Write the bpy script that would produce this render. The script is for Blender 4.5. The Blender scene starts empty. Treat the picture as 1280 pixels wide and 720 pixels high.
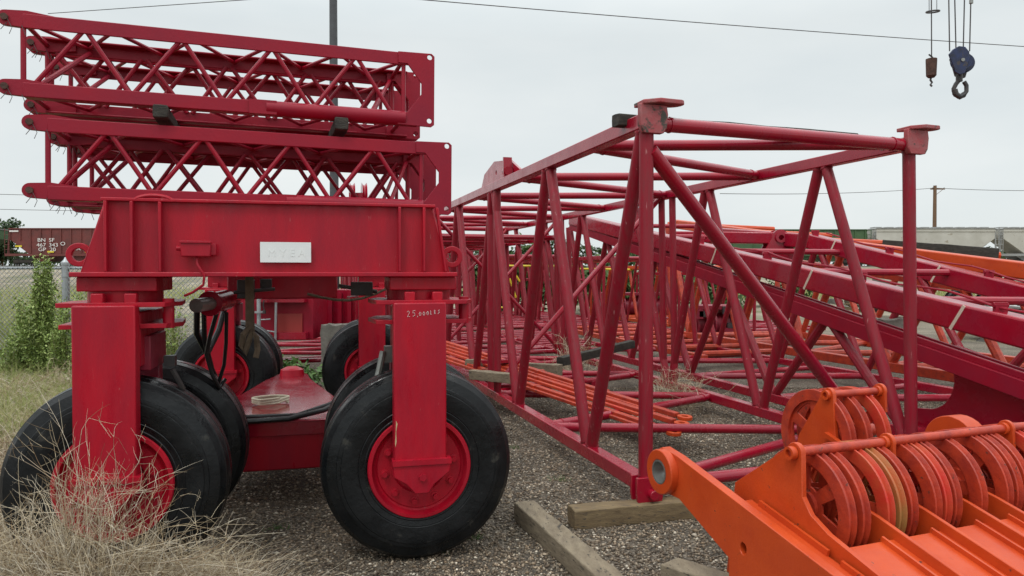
import bpy, bmesh, math, random
import numpy as np
from mathutils import Vector as V, Matrix as M4, geometry
random.seed(7); rng = np.random.default_rng(11)
R = math.radians
S = bpy.context.scene; C = S.collection
# ------------------------------------------------------------------ camera
EYE = V((0, 0, 1.7)); F = 924.0; TH = math.atan(18/924)
cd = bpy.data.cameras.new('camera'); cam = bpy.data.objects.new('camera', cd); C.objects.link(cam)
cam.location = EYE; cam.rotation_euler = (R(90)-TH, 0, 0)
cd.lens = 36*F/1280; cd.sensor_width = 36; cd.clip_start = .05; cd.clip_end = 3000
S.camera = cam
# ------------------------------------------------------------------ light
SUN_EL, SUN_AZ = R(58), R(205)      # azimuth clockwise from +Y; sun behind the camera to the left
S.view_settings.view_transform = 'Standard'; S.view_settings.look = 'None'
S.view_settings.exposure = 0.0; S.view_settings.gamma = 1
w = bpy.data.worlds.new('World'); S.world = w; w.use_nodes = True
nt = w.node_tree; nt.nodes.clear()
def N(nt, t, **k):
    n = nt.nodes.new(t)
    for a, b in k.items(): setattr(n, a, b)
    return n
sky = N(nt, 'ShaderNodeTexSky', sky_type='NISHITA', sun_disc=False, sun_elevation=SUN_EL, sun_rotation=SUN_AZ)
bg1 = N(nt, 'ShaderNodeBackground'); bg1.inputs[1].default_value = .08; nt.links.new(sky.outputs[0], bg1.inputs[0])
tc = N(nt, 'ShaderNodeTexCoord'); mp = N(nt, 'ShaderNodeMapping'); mp.inputs['Scale'].default_value = (1.2, 1.2, 4)
nz = N(nt, 'ShaderNodeTexNoise'); nz.inputs['Scale'].default_value = 1.6; nz.inputs['Detail'].default_value = 5; nz.inputs['Roughness'].default_value = .5
nt.links.new(tc.outputs['Generated'], mp.inputs[0]); nt.links.new(mp.outputs[0], nz.inputs[0])
cr = N(nt, 'ShaderNodeValToRGB'); cr.color_ramp.elements[0].position = .3; cr.color_ramp.elements[1].position = .72
cr.color_ramp.elements[0].color = (.755, .82, .835, 1); cr.color_ramp.elements[1].color = (.93, .965, .955, 1)
nt.links.new(nz.outputs[0], cr.inputs[0])
# overcast sky: brighter towards the zenith
sp = N(nt, 'ShaderNodeSeparateXYZ'); nt.links.new(tc.outputs['Generated'], sp.inputs[0])
mr = N(nt, 'ShaderNodeMapRange'); mr.inputs[1].default_value = .3; mr.inputs[2].default_value = 1; mr.inputs[3].default_value = .98; mr.inputs[4].default_value = 2.7
nt.links.new(sp.outputs[2], mr.inputs[0])
bg2 = N(nt, 'ShaderNodeBackground'); nt.links.new(cr.outputs[0], bg2.inputs[0]); nt.links.new(mr.outputs[0], bg2.inputs[1])
mx = N(nt, 'ShaderNodeMixShader'); mx.inputs[0].default_value = .9
wo = N(nt, 'ShaderNodeOutputWorld')
nt.links.new(bg1.outputs[0], mx.inputs[1]); nt.links.new(bg2.outputs[0], mx.inputs[2]); nt.links.new(mx.outputs[0], wo.inputs[0])
sl = bpy.data.lights.new('sun', 'SUN'); sl.energy = 0.9; sl.angle = R(14); sl.color = (1, .97, .93)
so = bpy.data.objects.new('sun', sl); C.objects.link(so)
sd = V((math.sin(SUN_AZ)*math.cos(SUN_EL), math.cos(SUN_AZ)*math.cos(SUN_EL), math.sin(SUN_EL)))
so.rotation_euler = sd.to_track_quat('Z', 'Y').to_euler(); so.location = (0, -20, 30)

# ------------------------------------------------------------------ helpers
def W(px, py, Y):
    """world point seen at photo pixel (1280 wide) at depth Y"""
    a = (px-640)/F; b = (360-py)/F; c, s = math.cos(TH), math.sin(TH)
    d = V((a, c+b*s, -s+b*c)); return EYE + d*(Y/d.y)
class MB:
    def __init__(s): s.v = []; s.f = []
    def add(s, vs, fs):
        o = len(s.v); s.v += [tuple(v) for v in vs]; s.f += [tuple(i+o for i in f) for f in fs]; return s
    def box(s, c, d, m=None):
        c = V(c); vs = []
        for z in (-.5, .5):
            for x, y in ((-.5, -.5), (.5, -.5), (.5, .5), (-.5, .5)):
                p = V((x*d[0], y*d[1], z*d[2])); vs.append(c + (m @ p if m else p))
        return s.add(vs, [(3,2,1,0),(4,5,6,7),(0,1,5,4),(1,2,6,5),(2,3,7,6),(3,0,4,7)])
    def bb(s, x0, x1, y0, y1, z0, z1): return s.box(((x0+x1)/2, (y0+y1)/2, (z0+z1)/2), (x1-x0, y1-y0, z1-z0))
    def beam(s, p0, p1, w, h, up=(0,0,1)):
        p0 = V(p0); p1 = V(p1); d = (p1-p0); L = d.length; d.normalize()
        sx = d.cross(V(up)); sx.normalize(); u = sx.cross(d)
        return s.box((p0+p1)/2, (w, L, h), M4((sx, d, u)).transposed())
    def tube(s, p0, p1, r, n=10, r1=None): return s.path([p0, p1], r, n, r1)
    def path(s, pts, r, n=8, r1=None):
        pts = [V(p) for p in pts]; r1 = r if r1 is None else r1; vs = []; fs = []; K = len(pts); prev = None
        for k, p in enumerate(pts):
            d = (pts[min(k+1, K-1)]-pts[max(k-1, 0)]).normalized()
            if prev is None:
                a = V((0, 0, 1)) if abs(d.z) < .9 else V((1, 0, 0)); a = d.cross(a).normalized()
            else: a = (prev - d*prev.dot(d)).normalized()
            prev = a; b = d.cross(a); rr = r+(r1-r)*k/(K-1)
            for i in range(n):
                t = 2*math.pi*i/n; vs.append(p+(a*math.cos(t)+b*math.sin(t))*rr)
        for k in range(K-1):
            for i in range(n):
                j = (i+1) % n; fs.append((k*n+i, k*n+j, (k+1)*n+j, (k+1)*n+i))
        fs.append(tuple(range(n))[::-1]); fs.append(tuple((K-1)*n+i for i in range(n)))
        return s.add(vs, fs)
    def lathe(s, prof, o=(0,0,0), ax=(0,1,0), n=48, closed=True):
        """profile of (axial, radius), revolved about ax through o"""
        o = V(o); ax = V(ax).normalized(); a = ax.orthogonal().normalized(); b = ax.cross(a); vs = []; fs = []; K = len(prof)
        for i in range(n):
            t = 2*math.pi*i/n; q = a*math.cos(t)+b*math.sin(t)
            for (y, r) in prof: vs.append(o+ax*y+q*r)
        for i in range(n):
            j = (i+1) % n
            for k in range(K if closed else K-1):
                l = (k+1) % K; fs.append((i*K+k, j*K+k, j*K+l, i*K+l))
        return s.add(vs, fs)
    def ring(s, o, ax, ro, ri, th, n=24): return s.lathe([(-th/2, ri), (-th/2, ro), (th/2, ro), (th/2, ri)], o, ax, n)
    def plate(s, outer, holes, o, ex, ey, th):
        """flat plate: 2D outline (+holes) in plane ex, ey, thickness th along ex x ey (centred)"""
        o = V(o); ex = V(ex).normalized(); ey = V(ey).normalized(); ez = ex.cross(ey)
        loops = [outer]+list(holes); tri = geometry.tessellate_polygon([[V((x, y, 0)) for x, y in l] for l in loops])
        pts = [p for l in loops for p in l]; n = len(pts)
        vs = [o+ex*x+ey*y-ez*th/2 for x, y in pts]+[o+ex*x+ey*y+ez*th/2 for x, y in pts]
        fs = [tuple(t[::-1]) for t in tri]+[tuple(i+n for i in t) for t in tri]
        k = 0
        for l in loops:
            m = len(l)
            for i in range(m):
                j = (i+1) % m; fs.append((k+i, k+j, k+j+n, k+i+n))
            k += m
        return s.add(vs, fs)
def circ(x, y, r, n=16, a0=0, a1=2*math.pi, sy=1):
    full = abs(a1-a0-2*math.pi) < 1e-6; m = n if full else n-1
    return [(x+r*math.cos(a0+(a1-a0)*i/m), y+sy*r*math.sin(a0+(a1-a0)*i/m)) for i in range(n)]
def tag(o, label=None, cat=None, group=None, kind=None):
    if label: o['label'] = label
    if cat: o['category'] = cat
    if group: o['group'] = group
    if kind: o['kind'] = kind
    return o
def thing(name, label, cat, loc=(0,0,0), yaw=0, group=None):
    o = bpy.data.objects.new(name, None); C.objects.link(o); o.empty_display_size = .2
    o.location = loc; o.rotation_euler = (0, 0, yaw); return tag(o, label, cat, group)
def rootof(o):
    while o.parent: o = o.parent
    return o
def obj(name, mb, mat, parent=None, world=False, smooth=35, bevel=0, origin=None):
    """ONE mesh object. Children keep the frame of their thing; world=True: vertices are world points"""
    me = bpy.data.meshes.new(name); vs = mb.v
    if world and parent:
        r = rootof(parent); inv = M4.LocRotScale(r.location, r.rotation_euler, (1,1,1)).inverted(); vs = [inv @ V(v) for v in vs]
    if origin is not None: o3 = V(origin); vs = [V(v)-o3 for v in vs]
    me.from_pydata([tuple(v) for v in vs], [], mb.f)
    bm = bmesh.new(); bm.from_mesh(me); bmesh.ops.recalc_face_normals(bm, faces=bm.faces); bm.to_mesh(me); bm.free()
    if smooth: me.shade_smooth(); me.set_sharp_from_angle(angle=R(smooth))
    me.materials.append(mat); o = bpy.data.objects.new(name, me); C.objects.link(o)
    if parent: o.parent = parent
    if origin is not None: o.location = origin
    if bevel:
        b = o.modifiers.new('bevel', 'BEVEL'); b.width = bevel; b.segments = 2; b.limit_method = 'ANGLE'; b.angle_limit = R(40); b.harden_normals = False
    return o
def inst(src, parent=None, M=None, name=None):
    o = src.copy(); C.objects.link(o); o.parent = parent
    if M is not None: o.matrix_local = M
    return o
def copy_tree(o, parent=None):
    c = o.copy(); C.objects.link(c); c.parent = parent
    for ch in list(o.children): copy_tree(ch, c)
    return c
def raw(name, v, f, mat, label=None, cat=None, kind=None, n=3, smooth=False):
    """numpy fast path: v (N,3), f (M,n)"""
    me = bpy.data.meshes.new(name); v = np.ascontiguousarray(v, np.float32); f = np.ascontiguousarray(f, np.int32)
    me.vertices.add(len(v)); me.vertices.foreach_set('co', v.ravel())
    me.loops.add(f.size); me.loops.foreach_set('vertex_index', f.ravel())
    me.polygons.add(len(f)); me.polygons.foreach_set('loop_start', np.arange(0, f.size, n, dtype=np.int32))
    me.update(calc_edges=True)
    if smooth: me.shade_smooth()
    me.materials.append(mat); o = bpy.data.objects.new(name, me); C.objects.link(o); return tag(o, label, cat, None, kind)

# ------------------------------------------------------------------ materials
def mat(name, col, rough=.5, metal=0, var=None, vs=3, bump=0, bs=80, coat=0, stretch=(1,1,1), spots=None, spot=.62, ss=25, rvar=.12, spec=.5):
    m = bpy.data.materials.new(name); m.use_nodes = True; t = m.node_tree; b = t.nodes['Principled BSDF']; L = t.links.new
    b.inputs['Base Color'].default_value = (*col, 1); b.inputs['Roughness'].default_value = rough; b.inputs['Metallic'].default_value = metal
    b.inputs['Coat Weight'].default_value = coat; b.inputs['Coat Roughness'].default_value = .12; b.inputs['Specular IOR Level'].default_value = spec
    g = N(t, 'ShaderNodeNewGeometry'); mp = N(t, 'ShaderNodeMapping'); mp.inputs['Scale'].default_value = stretch; L(g.outputs['Position'], mp.inputs[0])
    def noise(sc, det=4):
        n = N(t, 'ShaderNodeTexNoise'); n.inputs['Scale'].default_value = sc; n.inputs['Detail'].default_value = det; n.inputs['Roughness'].default_value = .6
        L(mp.outputs[0], n.inputs[0]); return n
    out = None
    if var:
        n = noise(vs, 6); r = N(t, 'ShaderNodeMapRange'); r.inputs[1].default_value = .32; r.inputs[2].default_value = .68; L(n.outputs[0], r.inputs[0])
        x = N(t, 'ShaderNodeMix', data_type='RGBA'); x.inputs[6].default_value = (*col, 1); x.inputs[7].default_value = (*var, 1)
        L(r.outputs[0], x.inputs[0]); out = x.outputs[2]
    if spots:
        n = noise(ss, 7); r = N(t, 'ShaderNodeMapRange'); r.inputs[1].default_value = spot; r.inputs[2].default_value = spot+.05; L(n.outputs[0], r.inputs[0])
        x = N(t, 'ShaderNodeMix', data_type='RGBA'); x.inputs[7].default_value = (*spots, 1); x.inputs[6].default_value = (*col, 1)
        if out: L(out, x.inputs[6])
        L(r.outputs[0], x.inputs[0]); out = x.outputs[2]
    if out: L(out, b.inputs['Base Color'])
    if rvar:
        n = noise(6, 5); r = N(t, 'ShaderNodeMapRange'); r.inputs[1].default_value = .3; r.inputs[2].default_value = .7
        r.inputs[3].default_value = max(.05, rough-rvar); r.inputs[4].default_value = min(1, rough+rvar); L(n.outputs[0], r.inputs[0]); L(r.outputs[0], b.inputs['Roughness'])
    if bump:
        n = noise(bs, 5); q = N(t, 'ShaderNodeBump'); q.inputs['Strength'].default_value = bump; q.inputs['Distance'].default_value = .01
        L(n.outputs[0], q.inputs['Height']); L(q.outputs[0], b.inputs['Normal'])
    return m
RED = mat('red_paint', (.43, .003, .017), .42, var=(.29, .006, .02), vs=2.2, bump=.12, bs=60, coat=.06, spec=.3, spots=(.42, .10, .10), spot=.68, ss=16, rvar=.2, stretch=(3, 3, .7))
JIB = mat('jib_red_paint', (.31, .003, .018), .45, var=(.24, .006, .024), vs=3, bump=.12, bs=50, coat=.03, spec=.3, spots=(.12, .03, .02), spot=.70, ss=14)
FADE = mat('weathered_red_paint', (.29, .004, .02), .42, var=(.22, .026, .034), vs=5, spec=.28, bump=.2, bs=60, stretch=(6, 6, .8), spots=(.40, .15, .15), spot=.66, ss=7, rvar=.2)
WET = mat('wet_red_paint', (.34, .003, .018), .26, var=(.27, .005, .024), vs=3, bump=.06, bs=40, coat=.35, spec=.4, rvar=.12, spots=(.2, .05, .04), spot=.69, ss=16)
DARKRED = mat('dull_dark_red_paint', (.27, .008, .028), .45, var=(.2, .015, .035), vs=5, bump=.15)
ORG = mat('orange_paint', (.57, .072, .013), .42, var=(.48, .052, .011), vs=5, bump=.15, bs=70, coat=.08, spec=.35, spots=(.10, .04, .03), spot=.66, ss=26)
ORG2 = mat('worn_orange_paint', (.53, .055, .018), .45, var=(.30, .028, .016), vs=11, bump=.25, bs=60, spots=(.13, .04, .028), spot=.63, ss=30)
ORGR = mat('reddish_orange_paint', (.55, .03, .02), .4, var=(.5, .08, .03), vs=9, bump=.2, bs=60)
ORGG = mat('greenish_worn_paint', (.34, .17, .05), .45, var=(.5, .09, .03), vs=7, bump=.2, bs=60)
RUST = mat('rust', (.045, .022, .016), .8, var=(.10, .045, .03), vs=20, bump=.4)
STEEL = mat('grey_steel', (.33, .33, .31), .4, metal=.6, var=(.2, .2, .18), vs=12)
GALV = mat('galvanised_steel', (.42, .44, .45), .45, metal=.5, var=(.3, .32, .33), vs=8)
DARK = mat('dark_metal', (.035, .035, .038), .5, var=(.06, .05, .045), vs=12, bump=.2)
RUB = mat('black_rubber', (.004, .005, .006), .36, var=(.010, .011, .012), vs=9, bump=.35, bs=30, rvar=.24, stretch=(1, 1, 1), coat=.06, spec=.28, spots=(.035, .034, .03), spot=.64, ss=9)
HOSE = mat('hose_rubber', (.012, .012, .013), .35, bump=.1)
WHT = mat('white_vinyl', (.78, .80, .79), .45, var=(.72, .74, .74), vs=9)
INK = mat('faded_print', (.765, .785, .775), .5)
WPAINT = mat('white_paint', (.78, .78, .76), .5)
STRAP = mat('tan_webbing', (.2, .15, .1), .9, var=(.11, .08, .055), vs=20, bump=.3)
ROPE = mat('pale_rope', (.55, .5, .38), .9, bump=.5, bs=200)
BLUE = mat('blue_paint', (.015, .028, .10), .4, var=(.012, .015, .035), vs=8, spots=(.05, .04, .04), spot=.6, ss=12)
YEL = mat('yellow_paint', (.7, .55, .03), .5)
CONC = mat('concrete', (.2, .185, .16), .9, var=(.1, .095, .08), vs=8, bump=.6, bs=30)
CBROWN = mat('brown_railcar_paint', (.17, .035, .03), .6, var=(.11, .03, .026), vs=1.2, bump=.1, bs=5)
CGREEN = mat('green_railcar_paint', (.06, .12, .045), .6, var=(.04, .08, .035), vs=1.2)
CWHITE = mat('offwhite_railcar_paint', (.5, .48, .43), .6, var=(.4, .38, .33), vs=.6, spots=(.3, .26, .2), spot=.64, ss=1.5)
CGREY = mat('grey_railcar_paint', (.33, .33, .32), .6, var=(.22, .22, .21), vs=1)
BLACKW = mat('black_running_gear', (.02, .018, .016), .7, var=(.05, .04, .03), vs=3)
def wood(name, a, b_, sc=(1, 1, 1)):
    m = mat(name, a, .85, var=b_, vs=7, bump=.6, bs=26, stretch=sc, spots=(.06, .05, .04), spot=.6, ss=9); return m
WD = wood('weathered_wood', (.27, .22, .15), (.16, .125, .085), (3.2, 1.1, 7))
WD2 = wood('brown_wood', (.23, .165, .085), (.13, .09, .05), (1.1, 4, 7))
WDK = wood('dark_wet_wood', (.05, .045, .035), (.022, .02, .017), (2, 2, 5))
POLE = wood('pole_wood', (.2, .11, .06), (.12, .07, .04), (4, 4, .5))
def island(name, cols, rough=.9, patch=False):
    m = bpy.data.materials.new(name); m.use_nodes = True; t = m.node_tree; b = t.nodes['Principled BSDF']; b.inputs['Roughness'].default_value = rough
    g = N(t, 'ShaderNodeNewGeometry'); r = N(t, 'ShaderNodeValToRGB'); r.color_ramp.interpolation = 'LINEAR'
    e = r.color_ramp.elements; e[0].position = 0; e[0].color = (*cols[0], 1); e[1].position = 1; e[1].color = (*cols[-1], 1)
    for i, c in enumerate(cols[1:-1]):
        q = e.new((i+1)/(len(cols)-1)); q.color = (*c, 1)
    t.links.new(g.outputs['Random Per Island'], r.inputs[0]); t.links.new(r.outputs[0], b.inputs['Base Color'])
    if patch:
        n = N(t, 'ShaderNodeTexNoise'); n.inputs['Scale'].default_value = 1.1; n.inputs['Detail'].default_value = 7; n.inputs['Roughness'].default_value = .65; t.links.new(g.outputs['Position'], n.inputs[0])
        q = N(t, 'ShaderNodeMapRange'); q.inputs[1].default_value = .36; q.inputs[2].default_value = .62; q.inputs[3].default_value = .42; q.inputs[4].default_value = 1.12; t.links.new(n.outputs[0], q.inputs[0])
        x = N(t, 'ShaderNodeMix', data_type='RGBA', blend_type='MULTIPLY'); x.inputs[0].default_value = 1; t.links.new(r.outputs[0], x.inputs[6]); t.links.new(q.outputs[0], x.inputs[7]); t.links.new(x.outputs[2], b.inputs['Base Color'])
    b.inputs['Specular IOR Level'].default_value = .3
    return m
STONE = island('gravel_stones', [(.055, .04, .028), (.24, .18, .125), (.10, .07, .048), (.38, .295, .21), (.155, .118, .085), (.54, .44, .325), (.27, .19, .12), (.12, .092, .066), (.88, .78, .63)], .55, True)
STRAW = island('dry_straw', [(.45, .34, .2), (.66, .56, .40), (.52, .42, .27), (.80, .73, .60), (.30, .2, .11), (.16, .11, .06), (.70, .62, .48)], .8)
STRAWG = island('yellow_green_grass', [(.34, .36, .12), (.22, .29, .07), (.46, .42, .2), (.27, .34, .09), (.52, .47, .28)], .8)
LEAF = island('weed_leaves', [(.20, .28, .07), (.28, .36, .10), (.13, .20, .045), (.38, .44, .16)], .6)
LEAFD = island('bush_leaves', [(.03, .07, .015), (.06, .11, .03), (.09, .14, .04), (.02, .045, .012)], .6)
LEAFS = island('glossy_plant_leaves', [(.05, .12, .03), (.10, .18, .05), (.04, .08, .02)], .45)
TREE = island('tree_leaves', [(.035, .06, .02), (.05, .085, .03), (.025, .045, .018)], .7)

# ------------------------------------------------------------------ ground
def gh(y): 
    t = min(1, max(0, (y-48)/30)); return 2.4*t*t*(3-2*t)
def ground_mat():
    m = bpy.data.materials.new('gravel_ground'); m.use_nodes = True; t = m.node_tree; b = t.nodes['Principled BSDF']; L = t.links.new
    b.inputs['Roughness'].default_value = .85; b.inputs['Specular IOR Level'].default_value = .3
    g = N(t, 'ShaderNodeNewGeometry')
    vo = N(t, 'ShaderNodeTexVoronoi'); vo.inputs['Scale'].default_value = 75; L(g.outputs['Position'], vo.inputs[0])
    r = N(t, 'ShaderNodeValToRGB'); e = r.color_ramp.elements; e[0].color = (.03, .024, .018, 1); e[1].color = (.42, .36, .28, 1); e[1].position = .95
    q = e.new(.5); q.color = (.11, .09, .07, 1); q = e.new(.8); q.color = (.2, .165, .125, 1); L(vo.outputs['Color'], r.inputs[0])
    # far ground: dust, dirt, patches of dry grass
    n = N(t, 'ShaderNodeTexNoise'); n.inputs['Scale'].default_value = .35; n.inputs['Detail'].default_value = 8; L(g.outputs['Position'], n.inputs[0])
    r2 = N(t, 'ShaderNodeValToRGB'); e = r2.color_ramp.elements; e[0].color = (.16, .16, .08, 1); e[0].position = .35; e[1].color = (.34, .29, .21, 1); e[1].position = .62; q = e.new(.5); q.color = (.25, .21, .155, 1)
    L(n.outputs[0], r2.inputs[0])
    s = N(t, 'ShaderNodeSeparateXYZ'); L(g.outputs['Position'], s.inputs[0]); mr = N(t, 'ShaderNodeMapRange'); mr.inputs[1].default_value = 14; mr.inputs[2].default_value = 30; L(s.outputs[1], mr.inputs[0])
    x = N(t, 'ShaderNodeMix', data_type='RGBA'); L(mr.outputs[0], x.inputs[0]); L(r.outputs[0], x.inputs[6]); L(r2.outputs[0], x.inputs[7])
    n3 = N(t, 'ShaderNodeTexNoise'); n3.inputs['Scale'].default_value = 1.3; n3.inputs['Detail'].default_value = 6; L(g.outputs['Position'], n3.inputs[0])
    mr3 = N(t, 'ShaderNodeMapRange'); mr3.inputs[1].default_value = .3; mr3.inputs[2].default_value = .7; mr3.inputs[3].default_value = .7; mr3.inputs[4].default_value = 1.15; L(n3.outputs[0], mr3.inputs[0])
    x2 = N(t, 'ShaderNodeMix', data_type='RGBA', blend_type='MULTIPLY'); x2.inputs[0].default_value = 1; L(x.outputs[2], x2.inputs[6]); L(mr3.outputs[0], x2.inputs[7])
    L(x2.outputs[2], b.inputs['Base Color'])
    bu = N(t, 'ShaderNodeBump'); bu.inputs['Strength'].default_value = .8; bu.inputs['Distance'].default_value = .012; L(vo.outputs['Distance'], bu.inputs['Height']); bu.invert = True; L(bu.outputs[0], b.inputs['Normal'])
    return m
GM = ground_mat()
ys = [-30, 0, 2, 4, 6, 9, 12, 20, 35, 48]+[48+i*2.5 for i in range(1, 13)]+[100, 150, 300, 1200]
xs = [-900, -200, -60, -20, 0, 20, 60, 200, 900]
g = MB(); nx = len(xs)
for y in ys:
    for x in xs: g.v.append((x, y, gh(y)))
for j in range(len(ys)-1):
    for i in range(nx-1): a = j*nx+i; g.f.append((a, a+1, a+nx+1, a+nx))
tag(obj('ground', g, GM, smooth=60), kind='structure')

def scatter_stones(n, x0, x1, y0, y1, smin, smax, power=1.0):
    # octahedron-like pebbles, jittered, one mesh
    base = np.array([(1,0,0),(0,1,0),(-1,0,0),(0,-1,0),(0,0,1),(.0,0,-.5)], float)
    tri = np.array([(0,1,4),(1,2,4),(2,3,4),(3,0,4),(1,0,5),(2,1,5),(3,2,5),(0,3,5)])
    y = y0+(y1-y0)*rng.random(n)**power; x = x0+(x1-x0)*rng.random(n)
    keep = np.abs(x) < .75*y+.4; x = x[keep]; y = y[keep]; n = len(x)
    sz = smin+(smax-smin)*rng.random(n)**1.8
    a = rng.random(n)*6.283; ca, sa = np.cos(a), np.sin(a)
    v = base[None]*np.stack([sz*(.8+.6*rng.random(n)), sz*(.6+.5*rng.random(n)), sz*(.45+.4*rng.random(n))], 1)[:, None, :]
    v = v*(1+.35*(rng.random((n, 6, 3))-.5))+.25*sz[:, None, None]*(rng.random((n, 6, 3))-.5)
    X = v[..., 0]*ca[:, None]-v[..., 1]*sa[:, None]+x[:, None]; Y = v[..., 0]*sa[:, None]+v[..., 1]*ca[:, None]+y[:, None]; Z = v[..., 2]+(sz*.25)[:, None]
    vv = np.stack([X, Y, Z], -1).reshape(-1, 3); ff = (tri[None]+(np.arange(n)*6)[:, None, None]).reshape(-1, 3)
    return vv, ff
v, f = scatter_stones(175000, -5, 6.5, 3.3, 11, .0065, .0155, 1.4)
raw('gravel', v, f, STONE, 'grey and tan gravel lying loose over the yard ground', 'gravel', 'stuff')

v, f = scatter_stones(900, -5, 6.5, 3.6, 9, .014, .026, 1.3)
raw('larger_stones', v, f, STONE, 'scattered larger stones among the gravel of the yard', 'stones', 'stuff')
# ------------------------------------------------------------------ timbers
def timber(label, p0, p1, w, h, m, group='timbers lying on the ground', rough=.012, name='timber', cat='timber', up=(0, 0, 1)):
    p0 = V(p0); p1 = V(p1); c = (p0+p1)/2; d = p1-p0; L = d.length; d.normalize(); sx = d.cross(V(up)).normalized(); u = sx.cross(d)
    mb = MB(); K = 12; ring = [(-.5,-.5),(0,-.5),(.5,-.5),(.5,0),(.5,.5),(0,.5),(-.5,.5),(-.5,0)]; rr = random.Random(label)
    for k in range(K+1):
        t = k/K
        for (a, b_) in ring:
            e = 1-rr.random()*.10*(1 if abs(a)+abs(b_) == 1 else 0) 
            mb.v.append(p0+d*(L*t+(rr.random()-.5)*rough*(1 if k in (0, K) else 0))+sx*(a*w*e+(rr.random()-.5)*rough*.35)+u*(b_*h*e+(rr.random()-.5)*rough*.35))
    for k in range(K):
        for i in range(8): j = (i+1) % 8; mb.f.append((k*8+i, k*8+j, (k+1)*8+j, (k+1)*8+i))
    mb.f.append(tuple(range(8))[::-1]); mb.f.append(tuple(K*8+i for i in range(8)))
    base = V((c.x, c.y, c.z-h/2))
    o = obj(name, mb, m, smooth=25, origin=base, bevel=.006); return tag(o, label, cat, group)
def gnd(px, py, h=0): # point at height h seen at pixel
    r = W(px, py, 1)-EYE; t = (h-1.7)/r.z; return EYE+r*t
a = gnd(655, 626, .13); b = gnd(760, 716, .13); d = (b-a).normalized()
timber('long grey-brown timber lying in the gravel, right of the front right tyre', a-V((0,0,.065)), b+d*.35-V((0,0,.065)), .15, .13, WD)
a = gnd(714, 634, .13); b = gnd(832, 624, .13); d = (b-a).normalized()
timber('brown timber under the near left foot of the large red boom section', a-V((0,0,.068))+d*.0, b+d*.25-V((0,0,.068)), .16, .135, WD2)
a = gnd(836, 700, .15); b = gnd(890, 716, .15); d = (b-a).normalized()
timber('short grey timber at the bottom edge, under the orange cheek plate', a-V((0,0,.075)), a+d*1.3-V((0,0,.075)), .16, .15, WD)

# ------------------------------------------------------------------ big lattice boom section
BY = math.atan(270/924); BU = V((-math.sin(BY), math.cos(BY), 0)); BV = V((math.cos(BY), math.sin(BY), 0))
def lattice(root, TL, TR, BL, BR, U, Lg, sp, off, cw, rb, mc, mbr, n=10, ends=(1, 1), offR=None, world=True, toph=None, chord_h=None, faces='LRTB', bottom_m=None, front_diag=None, rb2=None):
    """four chords, W braces on each face; every chord, post and brace its own part"""
    offR = off if offR is None else offR; ch = chord_h or cw
    rise = (lambda s: V((0, 0, 0))) if toph is None else (lambda s: V((0, 0, toph*s)))
    P = {'TL': lambda s: TL+U*s+rise(s), 'TR': lambda s: TR+U*s+rise(s), 'BL': lambda s: BL+U*s, 'BR': lambda s: BR+U*s}
    for k in ('TL', 'TR', 'BL', 'BR'):
        m = MB(); m.beam(P[k](0), P[k](Lg), cw, ch if k[0] == 'T' else cw); obj('chord', m, bottom_m if (bottom_m and k[0] == 'B') else mc, root, world=world, bevel=cw*.08)
    rb2 = rb2 or rb
    def br(a, b_, r=rb, nm='brace', mm=None):
        m = MB(); m.tube(a, b_, r, n)
        if n >= 14:      # weld beads where the tube meets the chords
            d_ = (V(b_)-V(a)).normalized(); c0 = cw*.62
            for p_, sg in ((V(a), 1), (V(b_), -1)):
                dz = max(.35, abs(d_.z)); m.ring(p_+d_*sg*(c0/dz), d_, r*1.13, r*.8, .014, 12)
        obj(nm, m, mm or mbr, root, world=world)
    g = cw*.3
    for s, e in ((0, ends[0]), (Lg, ends[1])):
        if e:
            br(P['TL'](s), P['BL'](s), rb, 'end_post'); br(P['TR'](s), P['BR'](s), rb, 'end_post')
            br(P['TL'](s)-V((0,0,cw*.1)), P['TR'](s)-V((0,0,cw*.1)), rb2*1.15, 'cross_tube', mc); br(P['BL'](s), P['BR'](s), rb2, 'cross_tube', mc)
    for fc in faces:
        o_ = offR if fc == 'R' else off
        A, B = {'L': ('TL', 'BL'), 'R': ('BR', 'TR'), 'T': ('TR', 'TL'), 'B': ('BL', 'BR')}[fc]
        # nodes: B-side at o_, o_+sp..., A-side at o_+sp/2 ...; A starts at 0 for side faces
        s = 0; k = 0; pa = [0.0]; 
        seq = []; x = o_; side = 1
        prev = (0, 0.0)
        while x < Lg+1e-6:
            seq.append((prev, (side, x))); prev = (side, x); side = 1-side; x += sp/2
        for (s0, x0), (s1, x1) in seq:
            pa = P[A if s0 == 0 else B](x0+g if True else x0); pb = P[A if s1 == 0 else B](x1-g)
            br(pa, pb, rb if fc in 'LR' else rb2, 'brace', mbr if fc in 'LR' else mc)
        if fc in 'T':
            pass
    return P
TL = W(808, 152, 5.13); BL = W(807, 606, 5.13); TR = W(1136, 180, 6.05); BR = W(1139, 570, 6.05)
big = thing('boom_section', 'large open red lattice boom section in the centre, ear lugs on its top corners', 'boom section', (BL.x, BL.y, 0), BY)
P = lattice(big, TL, TR, BL, BR, BU, 12.0, 2.05, 1.03, .105, .05, WET, FADE, 14, rb2=.044)
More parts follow.
